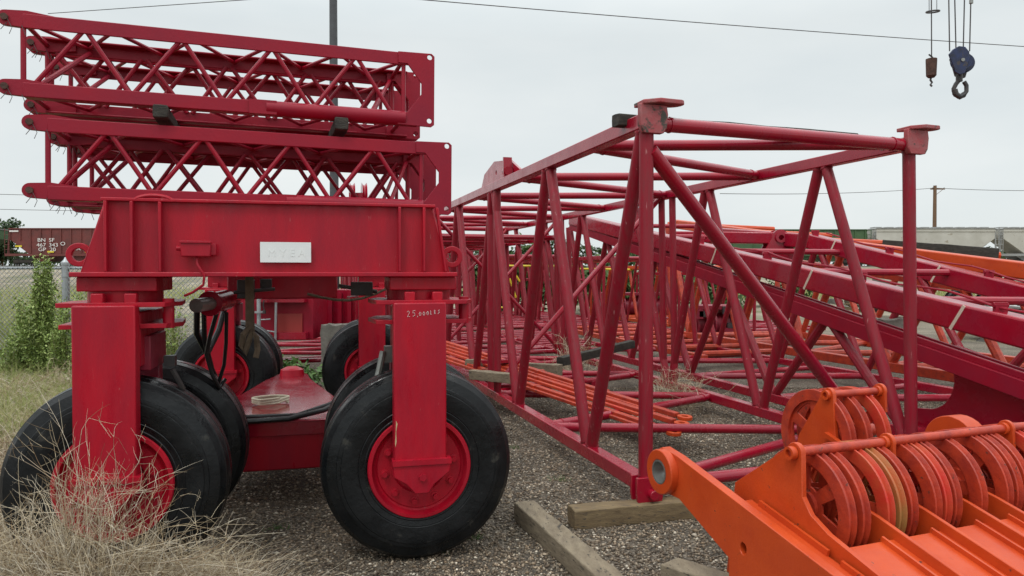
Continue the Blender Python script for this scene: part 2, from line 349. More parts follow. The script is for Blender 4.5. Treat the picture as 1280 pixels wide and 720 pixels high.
# front face diagonal
m = MB(); m.tube(TL+V((.03, 0, -.2)), W(1085, 545, 6.6), .052, 14); obj('front_diagonal', m, WET, big, world=True)
for sd_ in ('L', 'R'):
    for s_ in (3.95, 4.25, 8.2, 8.5): m = MB(); m.tube(P['T'+sd_](s_), P['B'+sd_](s_), .045, 12); obj('mid_post', m, FADE, big, world=True)
for s_, a_, b_ in ((4.25, 'BL', 'TR'), (8.3, 'BL', 'TR'), (8.3, 'BR', 'TL'), (11.9, 'BL', 'TR')): m = MB(); m.tube(P[a_](s_), P[b_](s_), .034, 10); obj('frame_diagonal', m, WET, big, world=True)
# lugs
def ear(c, sgn=1, s=1.0, nm='ear_lug'):
    m = MB(); ex = BV; ey = BU
    m.plate([(-.075*s,-.1),(.075*s,-.1),(.1*s,-.06),(.11*s,.03),(.1*s,.09),(-.1*s,.1),(-.1*s,-.05)], [], c+V((.0, 0, .0))-BU*.045, BV, (0,0,1), .05)
    out = [(-.085, -.05), (-.085, .10)]+circ(.19, .02, .065, 9, R(85), R(-90))+[(.02, -.10)]
    m.plate(out, [], c+V((0,0,.112))-BU*.03, (BV+V((0,0,.06))).normalized(), ey, .03)
    obj(nm, m, mat_lug, big, world=True, bevel=.006)
mat_lug = mat('lug_worn_paint', (.36, .03, .04), .5, var=(.3, .1, .1), vs=9, bump=.3, bs=40, spots=(.05, .04, .03), spot=.57, ss=10)
ear(TL+V((.02,0,.01))); ear(TR+V((.02,0,.01)))
# foot lug with pin
m = MB(); m.plate([(-.085,-.13),(.085,-.13),(.1,-.05),(.1,.07),(-.1,.07),(-.1,-.05)], [], BL-BU*.06+V((.0,0,-.0)), BV, (0,0,1), .03)
m.plate([(-.085,-.13),(.085,-.13),(.1,-.05),(.1,.07),(-.1,.07),(-.1,-.05)], [], BL+BU*.03, BV, (0,0,1), .03)
fl = obj('foot_lug', m, WET, big, world=True, bevel=.004)
m = MB(); m.tube(BL-BU*.12+V((.01,0,-.045)), BL+BU*.06+V((.01,0,-.045)), .034, 16); obj('pin', m, WET, fl, world=True, bevel=.004)
# bracket plates riding on the top left chord
q = P['TL'](4.1)
m = MB(); m.plate([(-.9,0),(.9,0),(.7,.2),(.2,.3),(-.5,.22),(-.9,.06)], [circ(-.2,.12,.03,10), circ(.1,.15,.03,10)], q+BV*.07+V((0,0,.05)), BU, (0,0,1), .03)
m.beam(q-BU*.6+V((0,0,.05)), q-BU*.6+V((.0,0,.28)), .1, .03, BU); m.tube(q-BU*.65+V((0,0,.12)), q-BU*.35+V((.05,0,.16)), .05, 10)
obj('lifting_bracket', m, WET, big, world=True)
timber('dark wet timber laid across the top front of the large boom', W(772,146,5.2)+V((-.0,.12,.0)), W(1075,171,6.2)+V((0,.1,.0)), .1, .09, WDK, group='timbers stacked with the boom sections')

# ------------------------------------------------------------------ neighbouring boom, tapered to the near end, with box chords
cX = lambda z: 5.766-.292*z      # left chord plane;  right chord plane is 2.56 m to the right
tap = thing('tapered_boom_section', 'red tapered boom section with heavy box chords sloping down to the right', 'boom section', (cX(9), 9, 0), BY)
def cz(z, h, off=0): return V((cX(z)+off, z, h))
ht = lambda z: 1.24+.167*(z-5.86); hl = lambda z: .80+.198*(z-5.86)
SEAM = mat('weathered_seam', (.6, .5, .4), .6)
for off, z0, z1 in ((0, 5.0, 15.4), (2.62, 6.4, 15.4)):
    dz = (lambda z: ht(z)) if off == 0 else (lambda z: 1.44+.22*(z-8.45) if z < 12 else 2.22+.1*(z-12))
    pts = [z0, 15.4] if off == 0 else [z0, 12, 15.4]
    for a_, b_ in zip(pts[:-1], pts[1:]):
        m = MB(); m.beam(cz(a_, dz(a_), off), cz(b_, dz(b_), off), .2, .235); obj('box_chord', m, WET, tap, world=True, bevel=.02)
    for k in range(4):   # small brackets on top of the chord
        z = z0+1.05+k*1.5; p = cz(z, dz(z)+.12, off); m = MB(); m.box(p+V((0,0,.03)), (.1, .04, .08)); m.tube(p+V((-.06,0,.05)), p+V((.06,0,.05)), .022, 8)
        obj('bracket', m, JIB, tap, world=True)
    m = MB(); pp = [cz(z, dz(z)+.17+.02*math.sin(z*5), off+.02*math.sin(z*7)) for z in np.arange(z0+.3, z0+5.4, .25)]; m.path(pp, .011, 6); obj('pipe_run', m, JIB, tap, world=True)
    for k in (0, 1, 2):
        z = z0+1.33+k*1.85; p0 = cz(z, dz(z), off-.103); m = MB(); m.beam(p0+BU*.07+V((0,0,-.10)), p0-BU*.07+V((0,0,.108)), .03, .006, BV); obj('weld_seam', m, SEAM, tap, world=True)
m = MB(); m.beam(cz(5.0, hl(5.0)), cz(15.4, hl(15.4)), .17, .15); m.beam(cz(5.0, hl(5.0)+.105, -.04), cz(15.4, hl(15.4)+.105, -.04), .035, .055); m.beam(cz(5.0, hl(5.0)+.105, .05), cz(15.4, hl(15.4)+.105, .05), .03, .05)
obj('lower_rail', m, JIB, tap, world=True, bevel=.006)
for off in (0, 2.56):
    m = MB(); m.beam(cz(7.0, .2, off), cz(15.4, .2, off), .105, .105); obj('chord', m, WET, tap, world=True, bevel=.008)
    m = MB(); m.beam(cz(7.0, .262, off), cz(15.4, .262, off), .07, .008); obj('wet_top_strip', m, WPAINT if off else WPAINT, tap, world=True) if False else None
def tb(root, a_, b_, r, mm, nm='brace', n=10): m = MB(); m.tube(a_, b_, r, n); return obj(nm, m, mm, root, world=True)
for off in (0, 2.56):
    z = 7.0; k = 0
    while z < 15:
        zt = z+.95; hh = (hl(zt)-.05) if off == 0 else (min(2.2, 1.44+.22*(zt-8.45))-.1)
        tb(tap, cz(z, .22, off), cz(zt, hh, off), .05, FADE); tb(tap, cz(z+1.9 if z+1.9 < 15.4 else 15.4, .22, off), cz(zt+.12, hh, off), .05, FADE); z += 1.9
for z in (7.0, 8.9, 10.8, 12.7, 14.6): tb(tap, cz(z, .2), cz(z, .2, 2.56), .045, WET, 'cross_tube'); tb(tap, cz(z, .2), cz(z+1.0 if z+1 < 15.4 else 15.4, .2, 2.56), .04, WET)
for z in (7.6, 9.4, 11.3, 13.2, 15.1): tb(tap, cz(z, ht(z)-.1), cz(z, ht(z)-.12, 2.62), .045, WET, 'cross_tube')
# web plate with an arc cut out, at the near end
out = [(-.3, .75), (1.9, .75+.0), (1.9, -.62), (-.62, -.62)]+[(-.62+.02*0, -.6)]
arc = circ(-.56, -.04, .31, 14, R(-78), R(55))
out = [(1.9, .2), (1.9, -.6), (-.75, -.6), (-.62, -.38)]+arc+[(-.42, .26), (-.3, .33)]
o_ = W(1225, 488, 6.45)
ex = (cz(5, 0)-cz(7, 0)).normalized(); ex = V((ex.x, ex.y, -.17)).normalized()
m = MB(); sx = ex.cross(V((0,0,1))).normalized(); ey = sx.cross(ex)
m.plate(out, [], o_, ex, ey, .04); obj('web_plate', m, WET, tap, world=True, bevel=.004)
# knuckle plates and pin on the far chord pair
kp = W(975, 297, 12.6)
m = MB(); m.plate(circ(0,.0,.14,12,0,R(180))+[(-.3,-.3),(.34,-.42)], [circ(0,0,.05,10)], kp, (1,0,0), (0,0,1), .05); m.plate(circ(0,.0,.14,12,0,R(180))+[(-.3,-.3),(.34,-.42)], [circ(0,0,.05,10)], kp+V((0,.25,0)), (1,0,0), (0,0,1), .05)
m.ring(kp-V((0,.04,0)), (0,1,0), .09, .045, .05); obj('knuckle_plate', m, WET, tap, world=True)
m = MB(); m.beam(W(842,296,13.6), W(968,298,12.7), .25, .2); obj('end_beam', m, WET, tap, world=True, bevel=.02)

# concrete lumps / dirty blocks between the beams
def lump(label, p, sz, m, name='concrete_block', cat='concrete block', group=None, seed=3):
    rr = np.random.default_rng(seed); mb = MB(); bm = bmesh.new(); bmesh.ops.create_cube(bm, size=1); bmesh.ops.subdivide_edges(bm, edges=bm.edges, cuts=5, use_grid_fill=True)
    for v_ in bm.verts: v_.co = V([v_.co[i]*sz[i]+(rr.random()-.5)*.035 for i in range(3)])+V((0,0,sz[2]/2))
    mb.add([v_.co for v_ in bm.verts], [[v_.index for v_ in f_.verts] for f_ in bm.faces]); bm.free()
    o = obj(name, mb, m, smooth=40); o.location = p; return tag(o, label, cat, group)

# ------------------------------------------------------------------ orange boom further right
dX = lambda z, off=0: 8.94+off-.292*z
org = thing('orange_boom_section', 'orange lattice boom section lying behind the red tapered boom, in front of the railcars', 'boom section', (dX(13), 13, 0), BY)
def oz(z, h, off=0): return V((dX(z, off), z, h))
h1 = lambda z: 1.74+.135*(z-9.08)
for off, z0, dh in ((0, 7.8, 0), (2.56, 10.2, -.38)):
    m = MB(); m.beam(oz(z0, h1(z0)+dh, off), oz(17.5, h1(17.5)+dh, off), .2, .2); obj('box_chord', m, ORG, org, world=True, bevel=.015)
    m = MB(); m.beam(oz(9, .3, off), oz(17.5, .3, off), .14, .14); obj('chord', m, ORG2, org, world=True, bevel=.01)
    m = MB(); m.beam(oz(z0, h1(z0)-.32+dh, off), oz(17.5, h1(17.5)-.45+dh, off), .1, .08); obj('lower_rail', m, ORG2, org, world=True)
    z = 9.2
    while z < 17:
        tb(org, oz(z, .3, off), oz(z+.85, h1(z+.85)-.1+dh, off), .06, ORG2, n=8); tb(org, oz(min(z+1.9, 17.5), .3, off), oz(z+1.0, h1(z+1)-.1+dh, off), .06, ORG2, n=8); z += 1.9
for k, z in enumerate((9.2, 11.1, 13, 14.9, 16.8)):
    tb(org, oz(z, .3), oz(z, .3, 2.56), .055, ORG2, 'cross_tube', 8); tb(org, oz(z, .3), oz(min(z+1.9, 17.5), .3, 2.56), .05, ORG2, n=8)
    tb(org, oz(z+1, h1(z+1)-.03), oz(z+1, h1(z+1)-.15, 2.56), .06, ORG, 'cross_tube', 8)
timber('long dark timber lying across the orange boom, in front of the white hopper cars', W(1103,306,12.4), W(1248,317,11.6), .18, .17, WDK, group='timbers stacked with the boom sections')

# pale orange tubes on the ground between the booms (part of a further orange section)
o2 = thing('orange_boom_section', 'low orange lattice section lying on the ground, seen through the large red boom', 'boom section', (3.2, 17, 0), BY)
for k in range(7):
    z = 13.2+k*1.05; a_ = V((3.35-.292*(z-13), z, .26)); tb(o2, a_, a_+BV*2.2, .055, ORG2, 'cross_tube', 8)
for s_ in (0, 2.2):
    a_ = V((3.38, 12.9, .22))+BV*s_; m = MB(); m.beam(a_, a_+BU*8, .11, .11); obj('chord', m, ORG2, o2, world=True, bevel=.008)

# ------------------------------------------------------------------ further red booms behind the big one
def far_boom(label, x, y, wd, hh, L, sp, cw=.1, rb=.045, mc=WET, mb_=FADE, h0=.15, yaw=BY, faces='LRTB'):
    U = V((-math.sin(yaw), math.cos(yaw), 0)); Vv = V((math.cos(yaw), math.sin(yaw), 0)); b0 = V((x, y, h0+cw/2))
    r = thing('boom_section', label, 'boom section', (x, y, 0), yaw)
    lattice(r, b0+V((0,0,hh)), b0+Vv*wd+V((0,0,hh)), b0, b0+Vv*wd, U, L, sp, sp/2, cw, rb, mc, mb_, 7, faces=faces)
    return r
far_boom('red lattice boom section seen end-on inside the frame of the large red boom', -1.35, 13.6, 2.3, 2.2, 11, 1.7)
far_boom('red lattice boom section behind the rear wheels, left of the large boom', -4.3, 12.5, 2.1, 2.05, 10, 1.6, rb=.04)
far_boom('red lattice boom section lying beyond the tapered boom, low and narrow', 2.3, 18.5, 2.1, 1.9, 9, 1.6, rb=.04)
far_boom('small dark red lattice piece on the ground far behind the central boom', .9, 24, 1.6, 1.3, 5, 1.1, cw=.08, rb=.03, mc=JIB, mb_=JIB)

far_boom('tall red lattice boom section far back, seen among the central boom posts', -3.2, 25, 2.4, 2.5, 8, 1.5, rb=.05)
far_boom('narrow red lattice boom section standing between the large boom and the rear wheels', -2.6, 15.8, 1.5, 2.3, 9, 1.25, rb=.045)
far_boom('red lattice boom section deep in the yard, in front of the yellow rack', -4.6, 21.5, 2.6, 2.2, 6, 1.3, rb=.045)
far_boom('dense red lattice boom section behind the central braces, far side', -.6, 20.5, 2.2, 2.0, 8, 1.2, rb=.042)
far_boom('low red lattice boom section at the right, behind the orange boom', 6.4, 19.5, 2.2, 1.5, 7, 1.3, rb=.045)
far_boom('orange lattice boom section behind the red tapered boom, left of the flatbed trailer', 4.6, 21.5, 2.2, 1.7, 6, 1.4, rb=.05, mc=ORG, mb_=ORG2)
# loose tubes / low pieces on the ground inside the big boom, red
lad = thing('ladder_frame', 'flat red tube ladder frame lying on the ground inside the large red boom', 'frame', (0, 9.4, 0), BY)
for s_ in (0, 1.55):
    a_ = W(672, 412, 14.2); a_ = V((-.35, 9.8, .16))+BV*s_; m = MB(); m.beam(a_, a_+BU*4.5, .07, .1); obj('side_rail', m, WET, lad, world=True, bevel=.006)
for k in range(9):
    a_ = V((-.35, 9.8, .16))+BU*(.25+k*.5); tb(lad, a_, a_+BV*1.55, .035, WET, 'rung', 10)

for x_, y_, lab in ((-2.0, 14.6, 'flat red ladder frame on the ground, second one back inside the boom'), (.4, 15.4, 'flat red ladder frame on the ground, right of the central braces'), (-2.9, 19.6, 'flat red ladder frame on the ground far back near the yellow rack'), (.0, 20.5, 'flat red ladder frame on the ground far back behind the central posts')):
    c_ = copy_tree(lad); c_.location = (lad.location.x+x_+.35, y_-.4, 0); c_['label'] = lab
# orange pendant bars: bundle running from left middle to the front of the boom
for i, (p0, p1, lab) in enumerate((((556, 428, 11.2), (856, 522, 7.35), 'topmost orange pendant bar of the bundle inside the large boom'),
                                   ((556, 436, 11.0), (852, 530, 7.2), 'middle orange pendant bar of the bundle inside the large boom'),
                                   ((556, 446, 10.7), (842, 541, 7.05), 'lowest orange pendant bar of the bundle inside the large boom'))):
    a_ = W(*p0); b_ = W(*p1); d_ = (b_-a_).normalized(); sd_ = d_.cross(V((0,0,1))).normalized(); up = sd_.cross(d_)
    r = thing('pendant_bar', lab, 'pendant bar', tuple(V((a_.x/2+b_.x/2, a_.y/2+b_.y/2, 0))), 0, 'orange pendant bars inside the large boom')
    m = MB(); m.beam(a_, b_-d_*.1, .075, .05); obj('bar', m, ORG2, r, world=True, bevel=.005)
    m = MB(); m.beam(a_+sd_*.07+V((0,0,-.02)), b_-d_*.35+sd_*.07+V((0,0,-.02)), .045, .035); obj('side_bar', m, ORGR if i == 1 else ORG2, r, world=True, bevel=.005)
    m = MB(); m.plate(circ(0,0,.075,16), [circ(0,0,.035,12)], b_, d_, sd_, .035); obj('eye', m, ORG, r, world=True, bevel=.004)
    for k in (.25, .5, .75):
        p = a_.lerp(b_, k); m = MB(); m.box(p, (.12, .06, .055), M4((sd_, d_, up)).transposed()); obj('clamp', m, ORG2, r, world=True)
# timbers below
timber('grey timber under the orange pendant bars, left inside the large boom', W(585,455,10.2), W(700,463,9.4), .15, .15, WD, group='timbers inside the large boom')
timber('dark timber crossing under the pendant bars, middle of the large boom', W(700,452,9.9), W(790,430,11.2), .12, .12, WDK, group='timbers inside the large boom')
timber('lower wet grey timber beside the red link plate inside the large boom', W(590,468,9.0), W(650,474,8.6), .14, .12, WD, group='timbers inside the large boom')
m = MB(); m.plate(circ(0,0,.07,12,R(90),R(270))+circ(.5,0,.07,12,R(-90),R(90)), [circ(0,0,.035,12,)], W(608,452,9.7), BV, BU, .04); tag(obj('link_plate', m, WET, origin=None), 'red flat link plate with an eye, resting on a timber inside the large boom', 'link plate')

# ------------------------------------------------------------------ the wheeled dolly
DY = R(14); DO = V((-2.137, 3.894, 0))
dol = thing('crane_dolly', 'red wheeled dolly with deep cross beam and forked legs, carrying the jib sections', 'dolly', DO, DY)
# local frame: x right along the beam, y away, z up
m = MB()
m.plate([(-.155,1.70),(1.86,1.70),(1.745,2.085),(-.03,2.085),(-.06,2.02)], [], (0,0.0,0), (1,0,0), (0,0,1), .02)
bm_ = obj('front_beam', MB().plate([(-.13,1.70),(1.83,1.70),(1.73,2.085),(-.01,2.085)], [], (0,.24,0), (1,0,0), (0,0,1), .46), RED, dol, bevel=.008)
m = MB(); m.bb(-.165, 1.865, -.045, .51, 1.682, 1.708); obj('bottom_flange', m, RED, bm_, bevel=.005)
m = MB(); m.bb(-.02, 1.74, -.02, .50, 2.082, 2.1); obj('top_flange', m, RED, bm_, bevel=.004)
for x in (0.0, .125, .262, 1.525, 1.665, 1.79):
    zt = 2.08; m = MB(); lean = .0 if x < 1.75 else -.05
    m.plate([(0,1.712),(0.0+lean,zt)]+[(lean+.014,zt),(.014,1.712)], [], (x,-.022,0), (1,0,0), (0,0,1), .045); obj('stiffener_rib', m, RED, bm_, bevel=.003)
for sx_, x in ((-1, -.12), (1, 1.82)):
    m = MB(); m.ring((x+sx_*.035, .1, 1.80), (0,1,0), .064, .034, .03, 28); obj('lifting_eye', m, RED, bm_, bevel=.004)
m = MB(); m.path([(.235+.09*math.cos(t), -.01, 2.085+.03*math.sin(t)) for t in np.linspace(0, math.pi, 12)], .011, 8); obj('handle', m, RED, bm_)
jb = obj('junction_box', MB().bb(.375, .525, -.07, -.012, 1.79, 1.87), RED, dol, bevel=.006)
m = MB(); m.bb(.37, .53, -.078, -.066, 1.862, 1.874); m.bb(.52, .55, -.05, -.015, 1.80, 1.86); m.tube((.35,-.04,1.835), (.38,-.04,1.835), .014, 10); obj('lid', m, RED, jb, bevel=.002)
m = MB(); m.path([(.45,-.04,1.79),(.455,-.05,1.75),(.49,-.055,1.69),(.485,-.05,1.64),(.43,-.03,1.60),(.38,.02,1.58)], .007, 8); obj('cable', m, RED, jb)
pl = obj('placard', MB().bb(.772, 1.042, -.016, -.008, 1.762, 1.874), WHT, dol)
# worn, barely legible lettering on the placard
def text(s, size, mat_, parent, Mx, nm='lettering', sx=1.0, world=False):
    cu = bpy.data.curves.new('t', 'FONT'); cu.body = s; cu.size = size; cu.extrude = .0006; cu.align_x = 'LEFT'
    to = bpy.data.objects.new('t', cu); C.objects.link(to); dg = bpy.context.evaluated_depsgraph_get(); me = bpy.data.meshes.new_from_object(to.evaluated_get(dg))
    bpy.data.objects.remove(to); me.materials.clear(); me.materials.append(mat_); o = bpy.data.objects.new(nm, me); C.objects.link(o)
    o.parent = parent; o.matrix_local = Mx @ M4.Diagonal((sx, 1, 1, 1)); return o
FR = M4.Rotation(R(90), 4, 'X')
text('M Y E A', .06, INK, pl, M4.Translation((.81, -.0166, 1.795)) @ FR)
def bearing(x):
    m = MB(); m.bb(x-.15, x+.24, .02, .44, 1.605, 1.682); o = obj('bearing_block', m, RED, dol, bevel=.006)
    m = MB(); m.lathe([(0,0),(0,.19),(.07,.19),(.07,0)], (x+.04,.23,1.545), (0,0,1), 28, False); obj('turntable_disc', m, RED, o)
    return o
bearing(-.0); bearing(1.63)
def fork(x, y0, side, front=True, labelled=None):
    """steering fork: two thin yoke plates, a fat leg in front of the tyre, inner leg, axle bracket"""
    top = 1.535
    m = MB(); m.plate([(-.25,-.04),(.27,-.04),(.33,.12),(.28,.50),(-.22,.50),(-.28,.3)], [], (x+.0,y0,top-.0), (1,0,0), (0,1,0), .024); yk = obj('yoke_plate', m, RED, dol, bevel=.003)
    m = MB(); m.plate([(-.25,.0),(.27,.0),(.33,.14),(.28,.50),(-.22,.50),(-.28,.3)], [], (x,y0,top-.115), (1,0,0), (0,1,0), .024); obj('yoke_plate', m, RED, dol, bevel=.003)
    m = MB(); m.lathe([(0,0),(0,.03),(.16,.03),(.16,0)], (x+.27, y0+.06, top-.13), (0,0,1), 14, False); obj('steering_pin', m, RED, yk)
    for xx in (-.06, .1): obj('steering_pin', MB().box((x+xx, y0+.0, top+.03), (.06,.06,.06)), RED, yk, bevel=.006)
    m = MB(); m.bb(x-.16, x+.14, y0-.10, y0+.0, .62, top); m.bb(x-.12, x+.14, y0+.004, y0+.62, 1.20, top-.04)
    lg = obj('leg', m, RED, dol, bevel=.008)
    m = MB(); m.bb(x-.13, x+.13, y0+.5, y0+.60, .60, 1.2); m.bb(x+.10, x+.17, y0+.1, y0+.5, 1.17, 1.36); obj('inner_leg', m, DARKRED, lg, bevel=.006)
    m = MB(); m.plate([(-.165,.55),(-.165,.64),(.16,.64),(.16,.57),(.07,.50),(.04,.45),(-.05,.45),(-.1,.51)], [], (x,y0-.085,0), (1,0,0), (0,0,1), .07); br_ = obj('axle_bracket', m, RED, lg, bevel=.008)
    m = MB(); m.bb(x-.17, x+.165, y0-.13, y0-.05, .615, .645); m.lathe([(0,0),(0,.022),(.02,.022),(.02,0)], (x,y0-.12,.545), (0,-1,0), 6, False); obj('bolt', m, RED, br_)
    return lg
TYP = [(-.165,.30),(-.170,.315),(-.167,.32),(-.174,.35),(-.171,.354),(-.174,.358),(-.182,.42),(-.180,.45),(-.175,.454),(-.175,.462),(-.172,.475),(-.168,.478),(-.150,.53),(-.120,.556),(-.112,.548),(-.104,.560),(-.05,.568),(-.045,.558),(-.037,.558),(-.032,.569),(.032,.569),(.037,.558),(.045,.558),(.05,.568),(.104,.560),(.112,.548),(.120,.556),(.150,.53),(.168,.478),(.172,.475),(.180,.42),(.172,.35),(.165,.30)]
RIM = [(-.165,.0),(-.165,.1),(-.135,.11),(-.132,.150),(-.148,.158),(-.150,.243),(-.142,.25),(-.150,.262),(-.188,.278),(-.188,.296),(-.178,.302),(-.15,.298),(.15,.298),(.178,.300),(.185,.285),(.13,.25),(.11,.235),(.11,.0)]
wheel_tpl = None
def wheel(x, y, tilt=0, hub=True, z=.568):
    global wheel_tpl
    if wheel_tpl is None:
        w_ = obj('wheel', MB().lathe([(-.16,0),(-.16,.07),(-.04,.075),(-.04,0)], (0,0,0), (0,1,0), 20, False), RED, dol, bevel=.003)   # hub carries tyre and rim
        obj('tyre', MB().lathe(TYP, (0,0,0), (0,1,0), 96), RUB, w_, smooth=28)
        obj('rim', MB().lathe(RIM, (0,0,0), (0,1,0), 64, False), RED, w_, smooth=30)
        for k in range(10):
            t = 2*math.pi*(k+.5)/10; p = (math.cos(t)*.205, -.149, math.sin(t)*.205); m = MB(); m.lathe([(0,0),(0,.026),(.007,.026),(.008,.017),(.032,.016),(.032,0)], p, (0,-1,0), 8, False); obj('bolt', m, RED, w_, smooth=20)
        wheel_tpl = w_; w_.location = (x, y, z); w_.rotation_euler = (0, 0, tilt); return w_
    c = wheel_tpl.copy(); C.objects.link(c); c.parent = dol; c.location = (x, y, z); c.rotation_euler = (0, random.random(), tilt)
    for ch in wheel_tpl.children: d_ = ch.copy(); C.objects.link(d_); d_.parent = c
    return c
for x in (.02, 1.65):
    lg = fork(x, 0, 0); wheel(x, .19, 0); wheel(x+(.02), .98, 0)
    if x > 1:
        obj('paint_scrape', MB().plate([(0,0),(.006,.03),(.004,.09),(.012,.13),(.003,.15),(.001,.08),(-.003,.02)], [], (x-.151,-.1012,.72), (1,0,0), (0,0,1), .001), STRAP if False else mat('bare_scrape', (.5,.36,.2), .7), lg)
        CHALK = mat('chalk_writing', (.7, .6, .58), .9)
        G = {'2':[(0,.8),(.3,1),(.6,.75),(.1,0),(.65,.05)], '5':[(.6,1),(.1,.95),(.05,.55),(.45,.6),(.55,.25),(.05,0)], ',':[(.2,.05),(.05,-.2)], '0':[(.3,.7),(.05,.4),(.2,.02),(.5,.1),(.55,.5),(.3,.7)],
             'l':[(.1,.8),(.1,0),(.35,.05)], 'b':[(.1,.8),(.1,0),(.4,.15),(.1,.4),(.35,.6),(.1,.8)], 's':[(.5,.75),(.1,.6),(.45,.3),(.05,0)]}
        m = MB(); cx = x-.085
        for k_, ch in enumerate('25,000lbs'):
            sc = .034 if ch in '25' else .029
            m.path([(cx+sc*a_*.75, -.1015, 1.455+.002*k_+sc*b_) for a_, b_ in G[ch]], .0012, 4); cx += .032 if ch == '2' else (.026 if ch == '5' else (.010 if ch == ',' else .0215))
        obj('chalk_writing', m, CHALK, lg)
for x in (.0, 1.63):
    fork(x, 4.35, 0); wheel(x, 4.55, R(-6)); wheel(x+.02, 5.3, R(-6))
obj('rear_beam', MB().bb(-.13, 1.83, 4.35, 4.85, 1.70, 2.08), RED, dol, bevel=.01); bearing
for x in (-.0, 1.63): obj('bearing_block', MB().bb(x-.15, x+.2, 4.4, 4.8, 1.55, 1.70), RED, dol, bevel=.006)
for x in (.5, 1.15): obj('side_beam', MB().bb(x-.09, x+.09, .52, 4.34, 1.78, 2.09), RED, dol, bevel=.01)
obj('cross_member', MB().bb(.45, 1.2, 1.2, 1.5, 1.52, 1.72), RED, dol, bevel=.01)
obj('hose_bundle', MB().path([(.3,.9,1.5),(.28,1.0,1.3),(.33,1.1,1.15),(.38,1.3,1.3),(.42,1.5,1.55)], .02, 8).path([(.34,.9,1.5),(.33,1.0,1.25),(.36,1.1,1.05),(.4,1.2,.9)], .016, 8), HOSE, dol)
obj('valve_block', MB().box((.62,.75,1.6),(.1,.1,.12)).box((.74,.8,1.63),(.07,.08,.07)).tube((.55,.7,1.58),(.8,.72,1.6),.012,8), DARK, dol, bevel=.004)
obj('valve_block', MB().box((1.35,.7,1.6),(.14,.1,.09)).tube((1.2,.7,1.62),(1.45,.68,1.58),.014,8), DARK, dol, bevel=.004)
# low chassis deck
pts = [(.28,0),(1.22,0),(1.22,.9),(.95,2.3),(.92,2.62)]+circ(.75,2.65,.17,8,R(0),R(180))+[(.58,2.62),(.5,2.3),(.28,.9)]
DKM = mat('wet_deck_paint', (.26, .002, .013), .16, var=(.2, .004, .016), vs=3, bump=.05, bs=30, coat=.6, rvar=.1)
dk = obj('deck', MB().plate(pts, [], (0,1.45,.57), (1,0,0), (0,1,0), .05), DKM, dol, bevel=.006)
obj('deck_front', MB().bb(.27, 1.23, 1.42, 1.5, .24, .56), RED, dk, bevel=.012)
obj('deck_side', MB().bb(.28, .34, 1.5, 2.4, .26, .545).bb(1.16, 1.22, 1.5, 2.4, .26, .545), RED, dk, bevel=.01)
obj('deck_trim', MB().bb(.27, 1.23, 1.40, 1.62, .597, .607).bb(.27, 1.23, 1.405, 1.42, .50, .60), WET, dk, bevel=.003)
obj('deck_mount', MB().bb(-.1, .28, 1.6, 1.9, .35, .55).bb(1.22, 1.75, 1.6, 1.9, .35, .55), RED, dk, bevel=.01)
obj('pivot_boss', MB().lathe([(0,0),(0,.13),(.06,.12),(.09,.06),(.09,0)], (.75,4.1,.595), (0,0,1), 24, False), RED, dk)
m = MB(); m.path([(-.2+.0,1.25,.62),(.25,1.3,.63),(.55,1.38,.622),(.85,1.4,.625),(1.1,1.5,.66),(1.3,1.7,.72),(1.45,1.75,.78)], .02, 10); obj('hose', m, HOSE, dol)
m = MB(); m.path([(-.2+.0,1.29,.66),(.25,1.36,.66),(.6,1.46,.64),(.9,1.5,.63),(1.15,1.65,.68),(1.32,1.85,.76)], .017, 10); obj('hose', m, HOSE, dol)
m = MB(); m.path([(.66+.13*math.cos(t)*(1+.2*math.sin(3*t)), 2.2+.13*math.sin(t*1.02), .612+.003*t) for t in np.linspace(0, 18, 90)], .010, 6); tag(obj('rope_coil', m, ROPE, None), 'small coil of pale rope lying on the low red deck of the dolly', 'rope'); 
rc = bpy.data.objects['rope_coil']; rc.location = DO; rc.rotation_euler = (0, 0, DY)
# steering cylinder + hydraulic hoses, chain, strap
m = MB(); m.lathe([(-.12,0),(-.12,.078),(-.1,.078),(-.095,.066),(.16,.066),(.16,.05),(.2,.05),(.2,0)], (.45,.70,1.52), (.22,.95,.05), 20, False); cy = obj('steering_cylinder', m, WET, dol)
m = MB(); m.tube((.37,.42,1.51), (.43,.60,1.515), .042, 16); obj('cylinder_rod', m, STEEL, cy)
m = MB(); m.path([(.45,.7,1.46),(.40,.75,1.3),(.37,.8,1.18),(.40,.82,1.05),(.44,.85,.95),(.47,.9,1.0)], .014, 8); m.path([(.5,.75,1.45),(.49,.8,1.25),(.47,.85,1.1),(.42,.9,.95)], .012, 8); obj('hydraulic_hose', m, HOSE, dol)
m = MB(); m.plate([(0,0),(.05,0),(.055,-.36),(.0,-.36)], [], (.63,.60,1.69), (1,0,0), (0,0,1), .006)
m.path([(.655,.6,1.36),(.62,.58,1.32),(.605,.6,1.25),(.625,.6,1.20),(.65,.6,1.28),(.67,.6,1.34),(.695,.6,1.3),(.70,.61,1.22),(.69,.6,1.17)], .02, 6); obj('strap', m, STRAP, dol)
m = MB(); m.path([(1.0+.09*k, .8+.02*k, 1.565-.085*math.sin(math.pi*k/7)+.012*k) for k in range(8)], .009, 8); obj('hydraulic_hose', m, STRAP, dol)
m = MB(); m.box((1.5,.35,1.2), (.06,.06,.1)); m.tube((1.46,.3,1.22), (1.42,.25,1.05), .02, 8); m.box((1.47,.3,1.0), (.035,.03,.14)); obj('brake_fitting', m, STEEL, dol)
m = MB(); m.box((.25,.3,1.2), (.06,.06,.06)); m.path([(.28,.2,1.16),(.33,.22,1.05),(.31,.25,.95)], .015, 6); obj('brake_fitting', m, DARK, dol)

